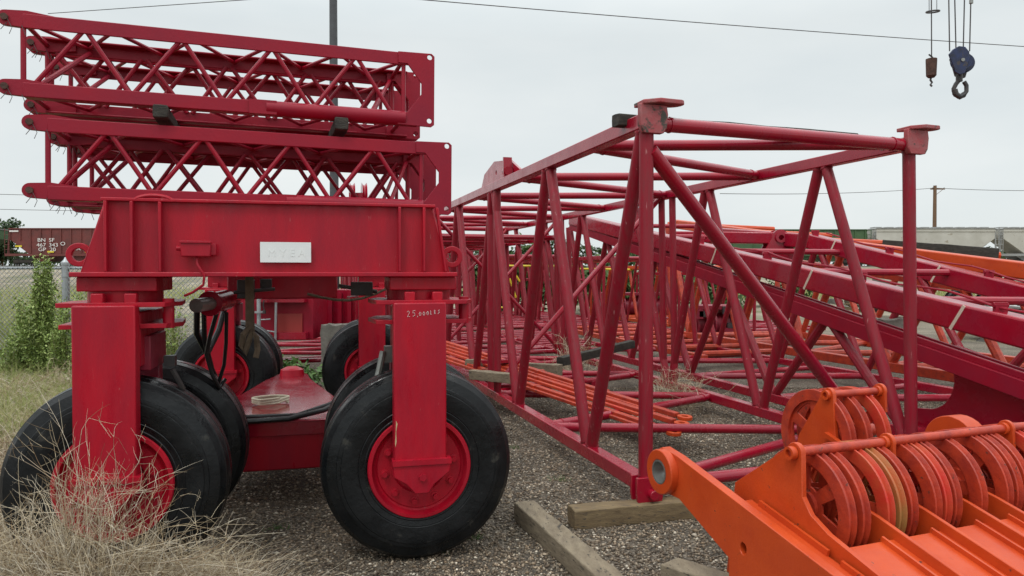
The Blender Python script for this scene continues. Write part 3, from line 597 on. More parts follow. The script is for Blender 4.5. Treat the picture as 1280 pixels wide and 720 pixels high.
# ------------------------------------------------------------------ jib sections stacked on the dolly
JY = R(18.2); JL = 2.25; JH = .384; JW = .48
def jib():
    r = thing('jib_section', 'jib', 'jib section', (0,0,0), JY)
    cw, ch = .075, .085
    for (y, z) in ((0, JH), (0, 0), (JW, JH), (JW, 0)):
        m = MB(); m.box((JL/2, y+(-.012 if y == 0 else .012), z), (JL+.0, .014, .08)); m.box((JL/2, y+(.03 if y == 0 else -.03), z+(.034 if z else -.034)), (JL, .07, .012))
        c_ = obj('chord', m, JIB, r, bevel=.004)
        # pinned lug at the left end
        mm = MB(); mm.plate(circ(-.085,0,.042,10,R(90),R(270))+[(.02,-.048),(.16,-.03),(.16,.03),(.02,.048)], [circ(-.085,0,.015,8)], (0,y,z+.01), (1,0,0), (0,0,1), .034); lg = obj('end_lug', mm, JIB, c_, bevel=.004)
        mm = MB(); mm.tube((-.085,y-.035,z+.01),(-.085,y+.035,z+.01),.019,12); obj('pin', mm, RUST, c_)
        mm = MB(); mm.path([(-.07,y-.03,z-.0),(-.045,y-.035,z-.05),(-.06,y-.03,z-.085)],.0018,4); mm.path([(-.07,y-.03,z-.02),(-.10,y-.035,z-.065)],.0018,4); mm.path([(.0,y-.03,z-.03),(.02,y-.035,z-.085)],.0018,4); obj('wire_clip', mm, DARK, c_)
    for y in (0, JW):
        n = 4; sp = (JL-.2)/n
        obj('post', MB().tube((.0,y,0),(.0,y,JH),.015,8), JIB, r)
        lo, hi = (.03, JH-.03) if y == 0 else (JH-.03, .03)      # the rear face laces the opposite way, so the two cross
        for k in range(n):
            b0 = .05+k*sp; obj('brace', MB().tube((b0,y,lo),(b0+sp/2-.015,y,hi),.0138,8), JIB, r); obj('brace', MB().tube((b0+sp/2+.015,y,hi),(b0+sp-.03,y,lo),.0138,8), JIB, r)
        obj('post', MB().tube((JL-.1,y,0),(JL-.1,y,JH),.014,8), JIB, r)
        H = JH+.06; e = [(-.12,-.045),(.10,-.05),(.12,-.035),(.12,JH+.03),(.10,JH+.047),(-.12,JH+.042),(-.12,JH-.03),(-.06,JH-.03),(.035,JH*.6),(.035,JH*.42),(-.06,.035),(-.12,.035)]
        obj('end_plate', MB().plate(e, [circ(.088,-.01,.017,12), circ(.088,JH+.022,.017,12)], (JL-.02,y-.02,0), (1,0,0), (0,0,1), .016), JIB, r, bevel=.002)
    obj('chord_sleeve', MB().path([(1.3,0,0),(1.36,0,0),(2.1,0,0),(2.16,0,0)],.046,14).beam((1.2,-.03,.0),(1.36,-.03,.0),.012,.085), JIB, r)
    for z in (0, JH):
        n = 5; sp = (JL-.1)/n; obj('cross_tube', MB().tube((0,0,z),(0,JW,z),.014,8), JIB, r)
        for k in range(n):
            a0 = .02+k*sp; obj('brace', MB().tube((a0,.02,z),(a0+sp/2,JW-.02,z),.012,7), JIB, r); obj('brace', MB().tube((a0+sp/2,JW-.02,z),(a0+sp,.02,z),.012,7), JIB, r)
        obj('cross_tube', MB().tube((JL-.1,0,z),(JL-.1,JW,z),.014,8), JIB, r)
    obj('diagonal', MB().tube((.05,.03,.02),(.24,JW-.03,JH-.03),.016,8), JIB, r)
    obj('diagonal', MB().tube((JL-.3,.03,.02),(JL-.12,JW-.03,JH-.03),.014,8), JIB, r)
    return r
JO = V((-2.754, 4.188, 0)); jv = V((math.cos(JY), math.sin(JY), 0)); ju = V((-math.sin(JY), math.cos(JY), 0)); proto = jib()
JT = -R(0.7)
for i, (dv, du, z, lab) in enumerate(((0, 0, 2.735, 'red lattice jib section in the top row of the stack, the front one'),
        (.0, .57, 2.735, 'red lattice jib section in the top row of the stack, behind another'),
        (.115, 0, 2.16, 'red lattice jib section in the bottom row of the stack, the front one'),
        (.125, .57, 2.16, 'red lattice jib section in the bottom row of the stack, behind another'))):
    o = proto if i == 0 else copy_tree(proto)
    o.location = JO+jv*dv+ju*du+V((0,0,z)); o.rotation_euler = (0, R(.5), JY); tag(o, lab, 'jib section', 'lattice jib sections stacked on the dolly')
for s_, lab, mm in ((.71, 'black rubber-wrapped block between the two rows of jib sections, on the left', WDK), (1.75, 'dark wooden block between the two rows of jib sections, on the right', WDK)):
    p = JO+jv*s_; z = 2.66-.005*s_*1.5; timber(lab, p-ju*.06+V((0,0,z)), p+ju*1.1+V((0,0,z)), .085, .078, mm, group='spacer blocks between the jib rows', rough=.006, name='spacer_block', cat='spacer block')

# ------------------------------------------------------------------ orange sheave head
SY = R(22); SA = V((math.cos(SY), math.sin(SY), 0)); SO = V((.79, 3.9, 0))+SA*.055
sh = thing('sheave_head', 'orange crane sheave head with rows of pulley wheels, bottom right corner', 'sheave head', SO, SY)
# local: x along the axle, y away from the camera (-t), z up.  top edges slope down towards the camera
tz = lambda t: .775-.215*t
def L2(t, z): return (-t, z)      # plate coordinates: ex = +y
def cheek(x, pts, th, holes=(), nm='cheek_plate', m_=ORG): 
    return obj(nm, MB().plate([(-t, z) for t, z in pts], [[(-t, z) for t, z in h] for h in holes], (x,0,0), (0,1,0), (0,0,1), th), m_, sh, bevel=.004)
arc = [( .15*math.cos(a_)*1.0, .655+.13*math.sin(a_)) for a_ in np.linspace(R(75), R(285), 16)]
arc = [(.02-.125*math.sin(a_)*1.0, .65-.125*math.cos(a_)) for a_ in np.linspace(R(-10), R(190), 14)]   # far end round nose
P1 = [(2.3, tz(2.3)), (2.3, .15), (.52, .15), (.52, .37), (.12, .535)]+[(.0-.125*math.sin(a_), .65-.125*math.cos(a_)) for a_ in np.linspace(R(20), R(165), 12)]+[(.1, tz(.1))]
hol = [circ(0,0,.0,1)]
ck = cheek(0, P1, .05, [circ(.0,.65,.062,20), circ(.62,.45,.022,12,sy=1.3), circ(.78,.29,.022,12)])
obj('boss_ring', MB().ring((-.045,0,.65), (1,0,0), .118, .063, .05, 40), ORG, ck, bevel=.006)
obj('bushing', MB().ring((-.01,0,.65), (1,0,0), .0635, .055, .12, 40), STEEL, ck)
# second plate with the tall pointed eye
def eyeplate(x, zr, tr, foot0, foot1, tt0, z_off=0, th=.028, tri=True):
    pass
RODT, RODZ = .76, .905
P2 = [(2.3, tz(2.3)-.03), (2.3,.2), (.3,.2), (.36, tz(.36)-.03)]+[(RODT-.045*math.cos(a_), RODZ+.045*math.sin(a_)) for a_ in np.linspace(R(15), R(170), 9)]+[(RODT+.05, .72),(RODT+.10,.655),(RODT+.2, tz(RODT+.2)+.035),(1.25, tz(1.25)+.01)]
p2 = cheek(.15, P2, .026, [circ(RODT,RODZ,.02,12)])
for x in (.435, .715, .995, 1.19, 1.50):
    t0 = 1.02
    cheek(x, [(2.4, .22), (2.4,.1), (.1,.25), (.1,.5), (.72,.5), (.80,.655), (.86,.662), (.95,.642), (1.25,.556)], .02, nm='rib_plate')
# flat decks between the ribs, in the photograph they catch the sky
xs_ = [.0, .15, .46, .74, 1.02, 1.21, 1.53, 1.9]
for a_, b_ in zip(xs_[:-1], xs_[1:]):
    t0 = .50 if a_ == 0 else 1.03
    hz = (lambda t: tz(t)-.05) if a_ == 0 else (lambda t: .563-.285*(t-1.03))
    pa = V(((a_+b_)/2, -t0, hz(t0))); pb = V(((a_+b_)/2, -2.35, hz(2.35))); w_ = b_-a_-(.055 if a_ == 0 else .024)
    obj('deck_plate', MB().beam(pa, pb, w_, .014), ORG, sh, bevel=.002)
    if a_ > 0: 
        pa2 = pa+V((-w_*.12, -.02, .0)); obj('deck_flange', MB().beam(pa+V((w_*.2,-.0,.018)), pb+V((w_*.2,0,.018)), .012, .022), ORG, sh)
        obj('end_wall', MB().box((pa.x, pa.y+.005, pa.z-.12), (w_, .012, .22)), ORG2, sh)
obj('deck_flange', MB().beam(V((.118,-.56,tz(.56)-.03)), V((.118,-.98,tz(.98)-.03)), .014, .03).beam(V((.118,-1.05,tz(1.05)-.03)), V((.118,-2.2,tz(2.2)-.03)), .014, .025), ORG, sh)
# rods
def rod(x0, x1, t, z, r, m_=ORG, nm='guard_rod', eyes=()):
    o = obj(nm, MB().tube((x0,-t,z),(x1,-t,z),r,16), m_, sh)
    for e_ in eyes:
        m = MB(); m.plate([(-.042*math.cos(a_), .042*math.sin(a_)) for a_ in np.linspace(R(-20), R(200), 12)]+[(.05,-.12),(-.045,-.12)], [], (e_,-t,z), (0,1,0), (0,0,1), .02); obj('rod_eye', m, ORG, o, bevel=.003)
        obj('collar', MB().ring((e_-.025,-t,z),(1,0,0),.03,r*.9,.02,16), ORG, o)
    return o
r1 = rod(.12, 2.4, RODT, RODZ, .021, ORG2, eyes=(.70, 1.53))
obj('rod_end', MB().ring((.118,-RODT,RODZ),(1,0,0),.03,.018,.03,16), ORG, r1)
T2 = .15; Z2 = 1.02
r2 = rod(.94, 1.35, T2, Z2, .021, ORG2, eyes=(1.34,))
m = MB(); m.plate([(-(T2-.04*math.cos(a_)), Z2+.04*math.sin(a_)) for a_ in np.linspace(R(10), R(170), 9)]+[(-(T2+.05),.86),(-(T2+.06),.77),(-(T2+.2),.70),(-(T2+.2),.5),(.14,.5),(.07,.75)], [], (.955,0,0), (0,1,0), (0,0,1), .024); b3 = obj('cheek_plate', m, ORG, sh, bevel=.004)
obj('rod_end', MB().ring((.935,-T2,Z2),(1,0,0),.028,.016,.03,16), ORG, b3)
obj('stop_bar', MB().beam(V((.93,-T2-.0,.80)), V((.93,-T2-.22,.73)), .03, .025), ORG, b3)
# sheaves: spoked web, double flanged rim, hub -- one shared mesh
def sheave_mesh():
    m = MB(); Rr = .268
    m.lathe([(-.023,.205),(-.0235,.222),(-.023,.265),(-.020,Rr),(-.0165,Rr),(-.007,.250),(.007,.250),(.0165,Rr),(.020,Rr),(.023,.265),(.0235,.222),(.023,.205)], (0,0,0), (1,0,0), 56)
    holes = []
    for k in range(6):
        c = 2*math.pi*k/6; a0, a1 = c-.34, c+.34; ro, ri = .188, .095; h = []
        for i in range(7): t = a0+(a1-a0)*i/6; h.append((ro*math.cos(t), ro*math.sin(t)))
        for i in range(4): t = a1-.12-(a1-a0-.24)*i/3; h.append((ri*math.cos(t), ri*math.sin(t)))
        holes.append(h)
    m.plate(circ(0,0,.207,48), holes, (0,0,0), (0,1,0), (0,0,1), .012)
    m.ring((0,0,0), (1,0,0), .075, .0, .05, 24)
    return m
s0 = obj('sheave', sheave_mesh(), ORG2, sh, smooth=30); first = True
def sheave(x, t, z, mm):
    global first
    if first: o = s0; first = False
    else:
        o = s0.copy()
        if mm is not ORG2:
            key = mm.name
            if key not in shm: d_ = s0.data.copy(); d_.materials[0] = mm; shm[key] = d_
            o.data = shm[key]
        C.objects.link(o); o.parent = sh
    o.location = (x-.035, -t, z); o.rotation_euler = (random.random()*6, 0, 0); return o
shm = {}
SR = (.70, .636)
for x, mm in ((.305,ORGR),(.385,ORG2),(.53,ORGR),(.60,ORGG),(.67,ORG2),(.82,ORG2),(.885,ORGR),(.95,ORG2),(1.12,ORG2),(1.30,ORG2),(1.37,ORG2),(1.44,ORG2),(1.62,ORGR),(1.69,ORG2),(1.76,ORG2)): sheave(x, *SR, mm)
for x, mm in ((1.01,ORG2),(1.13,ORG2),(1.27,ORGR)): sheave(x, T2-.11, .765, mm)
obj('axle', MB().tube((.17,-.70,.636),(2.0,-.70,.636),.04,16), ORG2, sh); obj('axle', MB().tube((.98,-T2+.11,.765),(1.4,-T2+.11,.765),.04,16), ORG2, sh)
obj('round_guard', MB().plate([( .17*math.cos(a_), .17*math.sin(a_)) for a_ in np.linspace(R(-15), R(195), 18)]+[(-.17,-.2),(.17,-.2)], [circ(0,.0,.06,12)], (1.78,-.30,.70), (0,1,0), (0,0,1), .12), ORG, sh, bevel=.01)
tag(lump('pale weathered concrete lump under the sloping box chord of the tapered boom', W(1113, 412, 10.2)-V((0,0,.15)), (.36,.3,.3), CONC, seed=5))

# ------------------------------------------------------------------ background machinery under / behind the dolly
cab = thing('pump_cabinet', 'dark red steel cabinet with pipes and latches, seen under the dolly beam', 'cabinet', W(345, 420, 11.6), R(0))
def bxw(p0, p1, Y, dpt): a_ = W(*p0, Y); b_ = W(*p1, Y); m = MB(); m.bb(min(a_.x,b_.x), max(a_.x,b_.x), Y, Y+dpt, min(a_.z,b_.z), max(a_.z,b_.z)); return m
cb = obj('body', bxw((300,352),(392,424),12,.9), JIB, cab, world=True, bevel=.01)
obj('door', bxw((347,392),(378,420),11.97,.02), mat('brick_red_paint', (.3,.03,.025), .5), cab, world=True, bevel=.005)
obj('shelf', bxw((316,374),(380,378),11.8,.2), WET, cab, world=True); obj('shelf', bxw((328,362),(368,366),11.8,.2), WET, cab, world=True)
obj('shelf', bxw((312,416),(382,424),11.8,.2), WET, cab, world=True)
m = MB(); m.tube(W(345,378,11.75), W(344,440,11.75), .02, 8); m.tube(W(322,400,11.75), W(338,399,11.75), .012, 8); m.tube(W(330,413,11.75), W(344,415,11.75), .012, 8); m.tube(W(312,372,11.75), W(314,392,11.75), .03, 8); obj('pipe', m, GALV, cab, world=True)
m = MB(); m.lathe([(0,0),(0,.06),(.12,.06),(.12,0)], W(338,373,11.7), (0,0,1), 12, False); m.lathe([(0,0),(0,.035),(.1,.035),(.1,0)], W(324,374,11.7), (0,0,1), 10, False); obj('filter_can', m, WPAINT, cab, world=True)
m = MB(); m.box(W(314,388,11.7), (.06,.06,.09)); m.box(W(330,390,11.7), (.05,.05,.05)); m.path([W(330,375,11.7),W(329,382,11.7),W(331,390,11.7)], .01, 6); obj('valve', m, DARK, cab, world=True)
lump('grey rough concrete block beside the rear tyre, under the dolly beam', V((-2.9, 12.2, 0)), (.42,.4,.86), CONC, seed=9)
# red bin / posts behind the dolly right side
bin_ = thing('red_hopper', 'red steel hopper with vertical ribs behind the dolly, left of its right leg', 'hopper', W(428,440,13.5), 0)
obj('body', bxw((404,362),(470,440),13.6,.6), WET, bin_, world=True, bevel=.01)
for px in (410, 422, 434, 446, 458): obj('rib', bxw((px,366),(px+5,430),13.5,.09), JIB, bin_, world=True)
# sheave pair on a far boom tip, seen through the jib lattice
sp_ = thing('pulley_block', 'small red pulley pair sticking up beyond the jib lattice, above the dolly beam', 'pulley block', W(448,262,9.5), 0)
for px in (440, 455): obj('pulley', MB().lathe([(-.03,.03),(-.03,.15),(-.01,.12),(.01,.12),(.03,.15),(.03,.03)], W(px,243,9.5), (1,.3,0), 24), WET, sp_, world=True)
obj('bracket', MB().box(W(448,256,9.5), (.22,.1,.3)).tube(W(448,262,9.5), W(448,480,9.5), .04, 8), WET, sp_, world=True)

# dark stout rig parts in the yard (far, behind the booms)
def machine(label, px0, px1, py0, py1, Y, m_, seed):
    rr = random.Random(seed); a_ = W(px0,py0,Y); b_ = W(px1,py1,Y); r = thing('machine_part', label, 'machine part', ((a_.x+b_.x)/2, Y, 0), 0)
    lo = .02; hi = a_.z; wd = b_.x-a_.x
    obj('frame', MB().bb(a_.x, b_.x, Y, Y+.8, lo, lo+.12).bb(a_.x, b_.x, Y, Y+.8, hi-.1, hi), m_, r, world=True, bevel=.01)
    for k in range(5):
        x = a_.x+wd*(k+.1)/5; obj('drum_flange', MB().lathe([(0,0),(0,(hi-lo)*.42),(.04,(hi-lo)*.42),(.04,0)], (x, Y+.35, (hi+lo)/2), (1,0,0), 20, False), m_, r, world=True)
    obj('drum', MB().tube((a_.x,Y+.35,(hi+lo)/2),(b_.x,Y+.35,(hi+lo)/2),(hi-lo)*.3,16), m_, r, world=True)
    for k in range(6): p = V((a_.x+wd*rr.random(), Y-.05, lo+.1+(hi-lo)*.8*rr.random())); obj('fitting', MB().box(p, (.2*rr.random()+.08,.12,.1+.15*rr.random())), rr.choice([m_, DARK, GALV]), r, world=True)
machine('dark red winch with drum flanges, seen low through the right side of the large boom', 872, 925, 382, 420, 17.6, DARKRED, 1)
machine('dark red winch behind the central boom posts, half hidden by braces', 745, 830, 366, 410, 26, DARKRED, 2)
# yellow rack
yr = thing('yellow_rack', 'thin yellow pipe rack beyond the red lattice, in front of the bushes', 'rack', W(650,400,24), 0)
for a_, b_ in (((608,332,24),(725,333,24)),((613,338,24),(613,388,24)),((637,348,24),(645,372,24)),((642,340,24),(650,352,24)),((694,340,24),(699,354,24)),((716,333,24),(716,390,24)),((770,336,24),(762,388,24)),((600,383,24),(640,385,24)),((720,336,24),(790,337,24))):
    obj('pipe', MB().tube(W(*a_), W(*b_), .032, 8), YEL, yr, world=True)

# ------------------------------------------------------------------ foliage helpers
def leaves(pts, size, up=.3):
    n = len(pts); a = rng.normal(size=(n, 3)); a /= np.linalg.norm(a, axis=1)[:, None]; b = rng.normal(size=(n, 3)); b[:, 2] += up; b = np.cross(a, b); b /= np.linalg.norm(b, axis=1)[:, None]
    s = (size*(.6+.8*rng.random(n)))[:, None]
    v = np.stack([pts-a*s, pts+b*s*.45, pts+a*s, pts-b*s*.45], 1).reshape(-1, 3); f = np.arange(4*n).reshape(-1, 4); return v, f
def stems(roots, tips, bend, r, seg=5):
    """curved three-sided stems; roots, tips (n,3)"""
    n = len(roots); mid = (roots+tips)/2+bend; t = np.linspace(0, 1, seg+1)[None, :, None]
    p = (1-t)**2*roots[:, None]+2*t*(1-t)*mid[:, None]+t*t*tips[:, None]
    d = tips-roots; d /= np.linalg.norm(d, axis=1)[:, None]+1e-9; a = np.cross(d, [.3, .2, 1.]); a /= np.linalg.norm(a, axis=1)[:, None]+1e-9; b = np.cross(d, a)
    rr = (r*(1-.65*t)) if np.isscalar(r) else (r[:, None, None]*(1-.65*t))
    vs = [p+rr*(a[:, None]*math.cos(q)+b[:, None]*math.sin(q)) for q in (0, 2.094, 4.189)]
    v = np.stack(vs, 2).reshape(-1, 3); K = (seg+1)*3; F_ = []
    for k in range(seg):
        for i in range(3): j = (i+1) % 3; F_.append((k*3+i, k*3+j, (k+1)*3+j, (k+1)*3+i))
    f = (np.array(F_)[None]+(np.arange(n)*K)[:, None, None]).reshape(-1, 4); return v, f
def bush(label, x, y, w_, h_, n, m_=LEAFD, size=.09, z0=0, name='bush', cat='bush', group=None, d_=None):
    r = thing(name, label, cat, (x, y, z0), 0, group); K = 9; cs = rng.normal(size=(K, 3))*[w_*.28, (d_ or w_)*.22, h_*.18]+[0, 0, h_*.52]
    k = rng.integers(0, K, n); p = cs[k]+rng.normal(size=(n, 3))*[w_*.13, (d_ or w_)*.13, h_*.13]; p[:, 2] = np.abs(p[:, 2])
    v, f = leaves(p, size); o = raw('foliage', v, f, m_, n=4); o.parent = r; o['kind'] = 'stuff'
    mb = MB()
    for q in range(5): mb.path([(0,0,0), (cs[q][0]*.5, cs[q][1]*.5, cs[q][2]*.6), tuple(cs[q])], .03*h_/2, 5, .01)
    obj('stem', mb, POLE, r); return r
for i, (px, Y, w_, h_, lab) in enumerate(((628,31,2.6,2.6,'leafy green bush at the left behind the yellow rack'),(668,32,3,3.0,'tall green bush right of the yellow rack, seen through the braces'),(712,31,2.8,2.3,'green bush behind the central boom posts'),
        (765,33,3,2.2,'green bush right of the central boom posts, below the sloping beam'),(826,33,3.2,2.0,'low green bush seen under the sloping box chord'),(895,36,3.4,1.8,'low green bush far behind the tapered boom, near the orange cone'),(980,38,4,1.6,'flat green bush beneath the green railcar'))):
    p = W(px, 380, Y); bush(lab, p.x, Y, w_, h_, 2200, size=.13, group='bushes along the far side of the yard')
p = W(345, 440, 10.6); bush('low leafy green plants on the gravel, in front of the red cabinet', p.x, 10.9, .9, .32, 420, LEAFS, .055, name='ground_plant', cat='plant')

# ------------------------------------------------------------------ fence
FY = 11.5; XP = W(82, 335, FY).x
fen = thing('chain_link_fence', 'galvanised chain link fence with a top rail, weeds growing against it', 'fence', (XP, FY, 0), 0)
for x in (XP-3.0, XP, XP+3.0):
    pw = obj('post', MB().tube((x,FY,0),(x,FY,1.84),.055 if x == XP else .03,14), GALV, fen, world=True)
    obj('post_cap', MB().lathe([(0,0),(0,.066),(.04,.066),(.08,.03),(.12,.012),(.12,0)], (x,FY,1.835), (0,0,1), 14, False), GALV, pw, world=True)
    for zz in (.5, 1.1, 1.66): obj('tension_band', MB().ring((x,FY,zz),(0,0,1),.062,.05,.03,14), GALV, pw, world=True)
obj('top_rail', MB().tube((XP-4,FY,1.785),(XP+4,FY,1.785),.022,10), GALV, fen, world=True)
m = MB(); x0, x1, z0, z1 = XP-3.2, XP+2.4, .03, 1.80; H = z1-z0; x = x0-H
while x < x1:
    for sg in (1, -1):
        a_, b_ = (x, z0), (x+H, z1)
        if sg < 0: a_, b_ = (x+H, z0), (x, z1)
        def cl(p, q):
            (ax, az), (bx, bz) = p, q
            for lim, s2 in ((x0, 1), (x1, -1)):
                if (ax-lim)*s2 < 0 and (bx-lim)*s2 < 0: return None
                if (ax-lim)*s2 < 0: t = (lim-ax)/(bx-ax); az += t*(bz-az); ax = lim
                if (bx-lim)*s2 < 0: t = (lim-ax)/(bx-ax); bz = az+t*(bz-az); bx = lim
            return (ax, az), (bx, bz)
        c_ = cl(a_, b_)
        if c_: m.tube((c_[0][0], FY-.03+.004*sg, c_[0][1]), (c_[1][0], FY-.03+.004*sg, c_[1][1]), .0046, 3)
    x += .075
# barbs along the top of the mesh
x = x0
while x < x1: m.tube((x,FY-.03,1.79),(x+.012,FY-.03,1.85),.003,3); x += .0375
obj('wire_mesh', m, GALV, fen, world=True, smooth=0)

# weeds: tall bushy kochia plants against the fence
def weed(label, px, Y, h_, w_, n=900, z=0):
    p = W(px, 400, Y); r = thing('tall_weed', label, 'weed', (p.x, Y, 0), 0, 'green weeds growing along the fence')
    ns = 34; ang = rng.random(ns)*6.28; hh = h_*(.45+.55*rng.random(ns)); rad = w_*.5*(1-(hh/h_)*.72)*(.4+.8*rng.random(ns))
    tips = np.stack([np.cos(ang)*rad, np.sin(ang)*rad, hh], 1); roots = tips*[.12, .12, 0]
    v, f = stems(roots, tips, np.zeros((ns, 3)), .006, 4); o = raw('stems', v, f, STRAWG, n=4); o.parent = r; o['kind'] = 'stuff'
    k = rng.integers(0, ns, n*2); t = .25+.8*rng.random(n*2); p2_ = roots[k]+(tips[k]-roots[k])*t[:, None]+rng.normal(size=(n*2, 3))*[.028, .028, .04]
    v, f = leaves(p2_, .024, 2.5); o = raw('foliage', v, f, LEAF, n=4); o.parent = r; o['kind'] = 'stuff'
weed('tall pointed light green weed at the fence, beside the post', 53, 10.6, 1.85, .9, 5200); weed('shorter green weed left of the tallest one, against the mesh', 30, 10.9, 1.3, .7, 2400)
weed('green weed in front of the fence post, next to the dolly leg', 78, 10.2, 1.3, .6, 1700); weed('green weed behind the dolly, right of the fence post', 104, 10.9, 1.45, .8, 900)
weed('low green weed at the left edge below the fence mesh', 6, 10.6, .8, .8, 700)
weed('leafy yellow-green weed seen between the hoses behind the front left fork', 216, 11.0, 1.3, .8, 700)

def grass(name, label, n, area, h0, h1, r, m_, lean=.5, z=0, kind='stuff', cat='grass', seg=4):
    xy = area(n); n = len(xy); hh = h0+(h1-h0)*rng.random(n)**1.6; an = rng.random(n)*6.283; ln = hh*lean*(rng.random(n)+.2)
    roots = np.stack([xy[:, 0], xy[:, 1], np.zeros(n)+z], 1); tips = roots+np.stack([np.cos(an)*ln, np.sin(an)*ln, hh], 1)
    bend = np.stack([-np.cos(an)*ln*.3, -np.sin(an)*ln*.3, hh*.25], 1)
    v, f = stems(roots, tips, bend, r, seg); return raw(name, v, f, m_, label, cat, kind, n=4)
def area_wedge(pxa, pxb, y0, y1, pw=1):
    def fn(n): y = y0+(y1-y0)*rng.random(n)**pw; px = pxa+(pxb-pxa)*rng.random(n); return np.stack([(px-640)/F*y, y], 1)
    return fn
def blob(cx, cy, sx, sy):
    return lambda n: rng.normal(size=(n, 2))*[sx, sy]+[cx, cy]
def tri_area(n):
    y = 3.5+1.3*rng.random(n); px = -60+(440-170*(y-3.5))*rng.random(n)**1.2; return np.stack([(px-640)/F*y, y], 1)
grass('dry_grass', 'pale dry grass over the ground at the bottom left corner', 24000, tri_area, .02, .2, .0014, STRAW, 2.0)
grass('meadow_grass', 'pale dry grass growing along the foot of the fence on the left', 15000, area_wedge(-40, 130, 4.4, 11.4), .06, .36, .0030, STRAW, 1.6)
grass('green_grass', 'green grass tufts among the dry grass left of the dolly', 9000, area_wedge(-40, 120, 6.2, 11.4), .08, .5, .003, STRAWG, .7)
def sprouts(n):
    c_ = [gnd(*q) for q in ((510,690),(545,688),(590,672),(742,652),(765,650),(800,647),(845,640),(640,560),(700,600),(455,655),(350,660))]; k = rng.integers(0, len(c_), n)
    return np.array([[q.x, q.y-.02] for q in c_])[k]+rng.normal(size=(n, 2))*[.045, .02]
grass('green_sprouts', 'tiny green sprouts in the gravel around the right tyre and the timbers', 420, sprouts, .01, .045, .0022, LEAFS, 1.2)
q = gnd(511, 692); tag(obj('dry_stalk', MB().path([q, q+V((.01,-.01,.1)), q+V((.03,-.01,.2)), q+V((.035,0,.25))], .0025, 5, .001).path([q+V((.02,-.01,.15)), q+V((.0,-.01,.19))], .0015, 4).path([q+V((.025,-.01,.18)), q+V((.05,-.01,.21))], .0015, 4), STRAW, origin=tuple(q)), 'single pale dry stalk standing in front of the front right tyre', 'stalk')
grass('fence_grass', 'green and yellow grass beyond the chain link fence', 34000, area_wedge(-30, 200, 11.8, 26), .2, .9, .009, STRAWG, .6)
grass('gravel_weeds', 'sparse dry stalks scattered on the gravel behind the front tyres', 500, area_wedge(250, 420, 3.1, 3.8), .01, .06, .0014, STRAW, 2.5)
grass('yard_grass', 'grass beyond the yard in front of the railway', 16000, area_wedge(-60, 1330, 40, 75), .2, .8, .02, STRAWG, .6, z=.2)
# tangled dry twigs of a tumbleweed in front of the left tyre
def tumble(label, c, rx, ry, rz, n, r=.0019):
    c = np.array(c); ob = thing('tumbleweed', label, 'tumbleweed', tuple(c*[1, 1, 0]), 0, 'dry tumbleweeds')
    u = rng.normal(size=(n, 3)); u /= np.linalg.norm(u, axis=1)[:, None]; u[:, 2] = np.abs(u[:, 2]); tip = u*[rx, ry, rz]*(.55+.5*rng.random(n))[:, None]
    root = tip*(.15+.45*rng.random(n))[:, None]*[1, 1, .7]; bend = rng.normal(size=(n, 3))*[rx*.2, ry*.2, rz*.22]
    h = n//2; root[:h] = u[:h]*[rx, ry, rz]*(rng.random(h)**.5)[:, None]*.9; tip[:h] = root[:h]+rng.normal(size=(h, 3))*[rx*.35, ry*.4, rz*.22]+[0, 0, rz*.05]; tip[:, 2] = np.maximum(tip[:, 2], .01)
    V1, F1 = stems(root, tip, bend, r, 5)
    # side twigs
    k = rng.integers(0, n, n*3); s = .35+.6*rng.random(n*3); b0 = root[k]+(tip[k]-root[k])*s[:, None]+bend[k]*(2*s*(1-s))[:, None]
    t0 = b0+rng.normal(size=(n*3, 3))*[.05, .05, .05]+(tip[k]-root[k])*.18; V2, F2 = stems(b0, t0, rng.normal(size=(n*3, 3))*.012, r*.62, 3)
    o = raw('twigs', np.concatenate([V1, V2]), np.concatenate([F1, F2+len(V1)]), STRAW, n=4); o.parent = ob; o['kind'] = 'stuff'; return ob
p = W(120, 640, 3.5); tumble('large pale dry tumbleweed in front of the front left tyre', (p.x, 3.45, .02), .5, .22, .9, 640, .0017)
p = W(10, 660, 3.5); tumble('dense dry tumbleweed at the left edge, low against the tyre', (p.x, 3.5, .02), .55, .25, .62, 700, .0018)
p = W(235, 690, 3.75); tumble('flattened dry tumbleweed right of the front left tyre', (p.x, 3.7, .0), .42, .2, .38, 420, .0014)
p = W(90, 715, 3.3); tumble('dry tumbleweed at the bottom left corner of the yard', (p.x, 3.45, .0), .85, .22, .5, 1300, .0019)
for px, Y_, rx_, rz_, lab in ((30, 6.2, .5, .42, 'tangled brown dry weed left of the dolly, nearest the tyre'), (70, 7.4, .5, .5, 'tangled brown dry weed between the dolly leg and the fence'), (8, 8.6, .7, .55, 'tangled dry weed below the fence at the left edge'), (90, 9.4, .5, .6, 'tangled grey dry weed at the foot of the fence post')):
    p = W(px, 480, Y_); tumble(lab, (p.x, Y_, .0), rx_, .5, rz_, 380, .0032)
tumble('thin pale dry weed lying inside the large boom, beside its right lower chord', (2.05, 9.3, .05), .55, .5, .55, 260, .003)
tumble('reddish dry weed among the far braces inside the large boom', (1.0, 12.0, .05), .45, .4, .75, 220, .004)
tumble('small dry weed at the foot of the right near post of the large boom', (3.1, 5.85, .2), .2, .15, .22, 60, .0018)

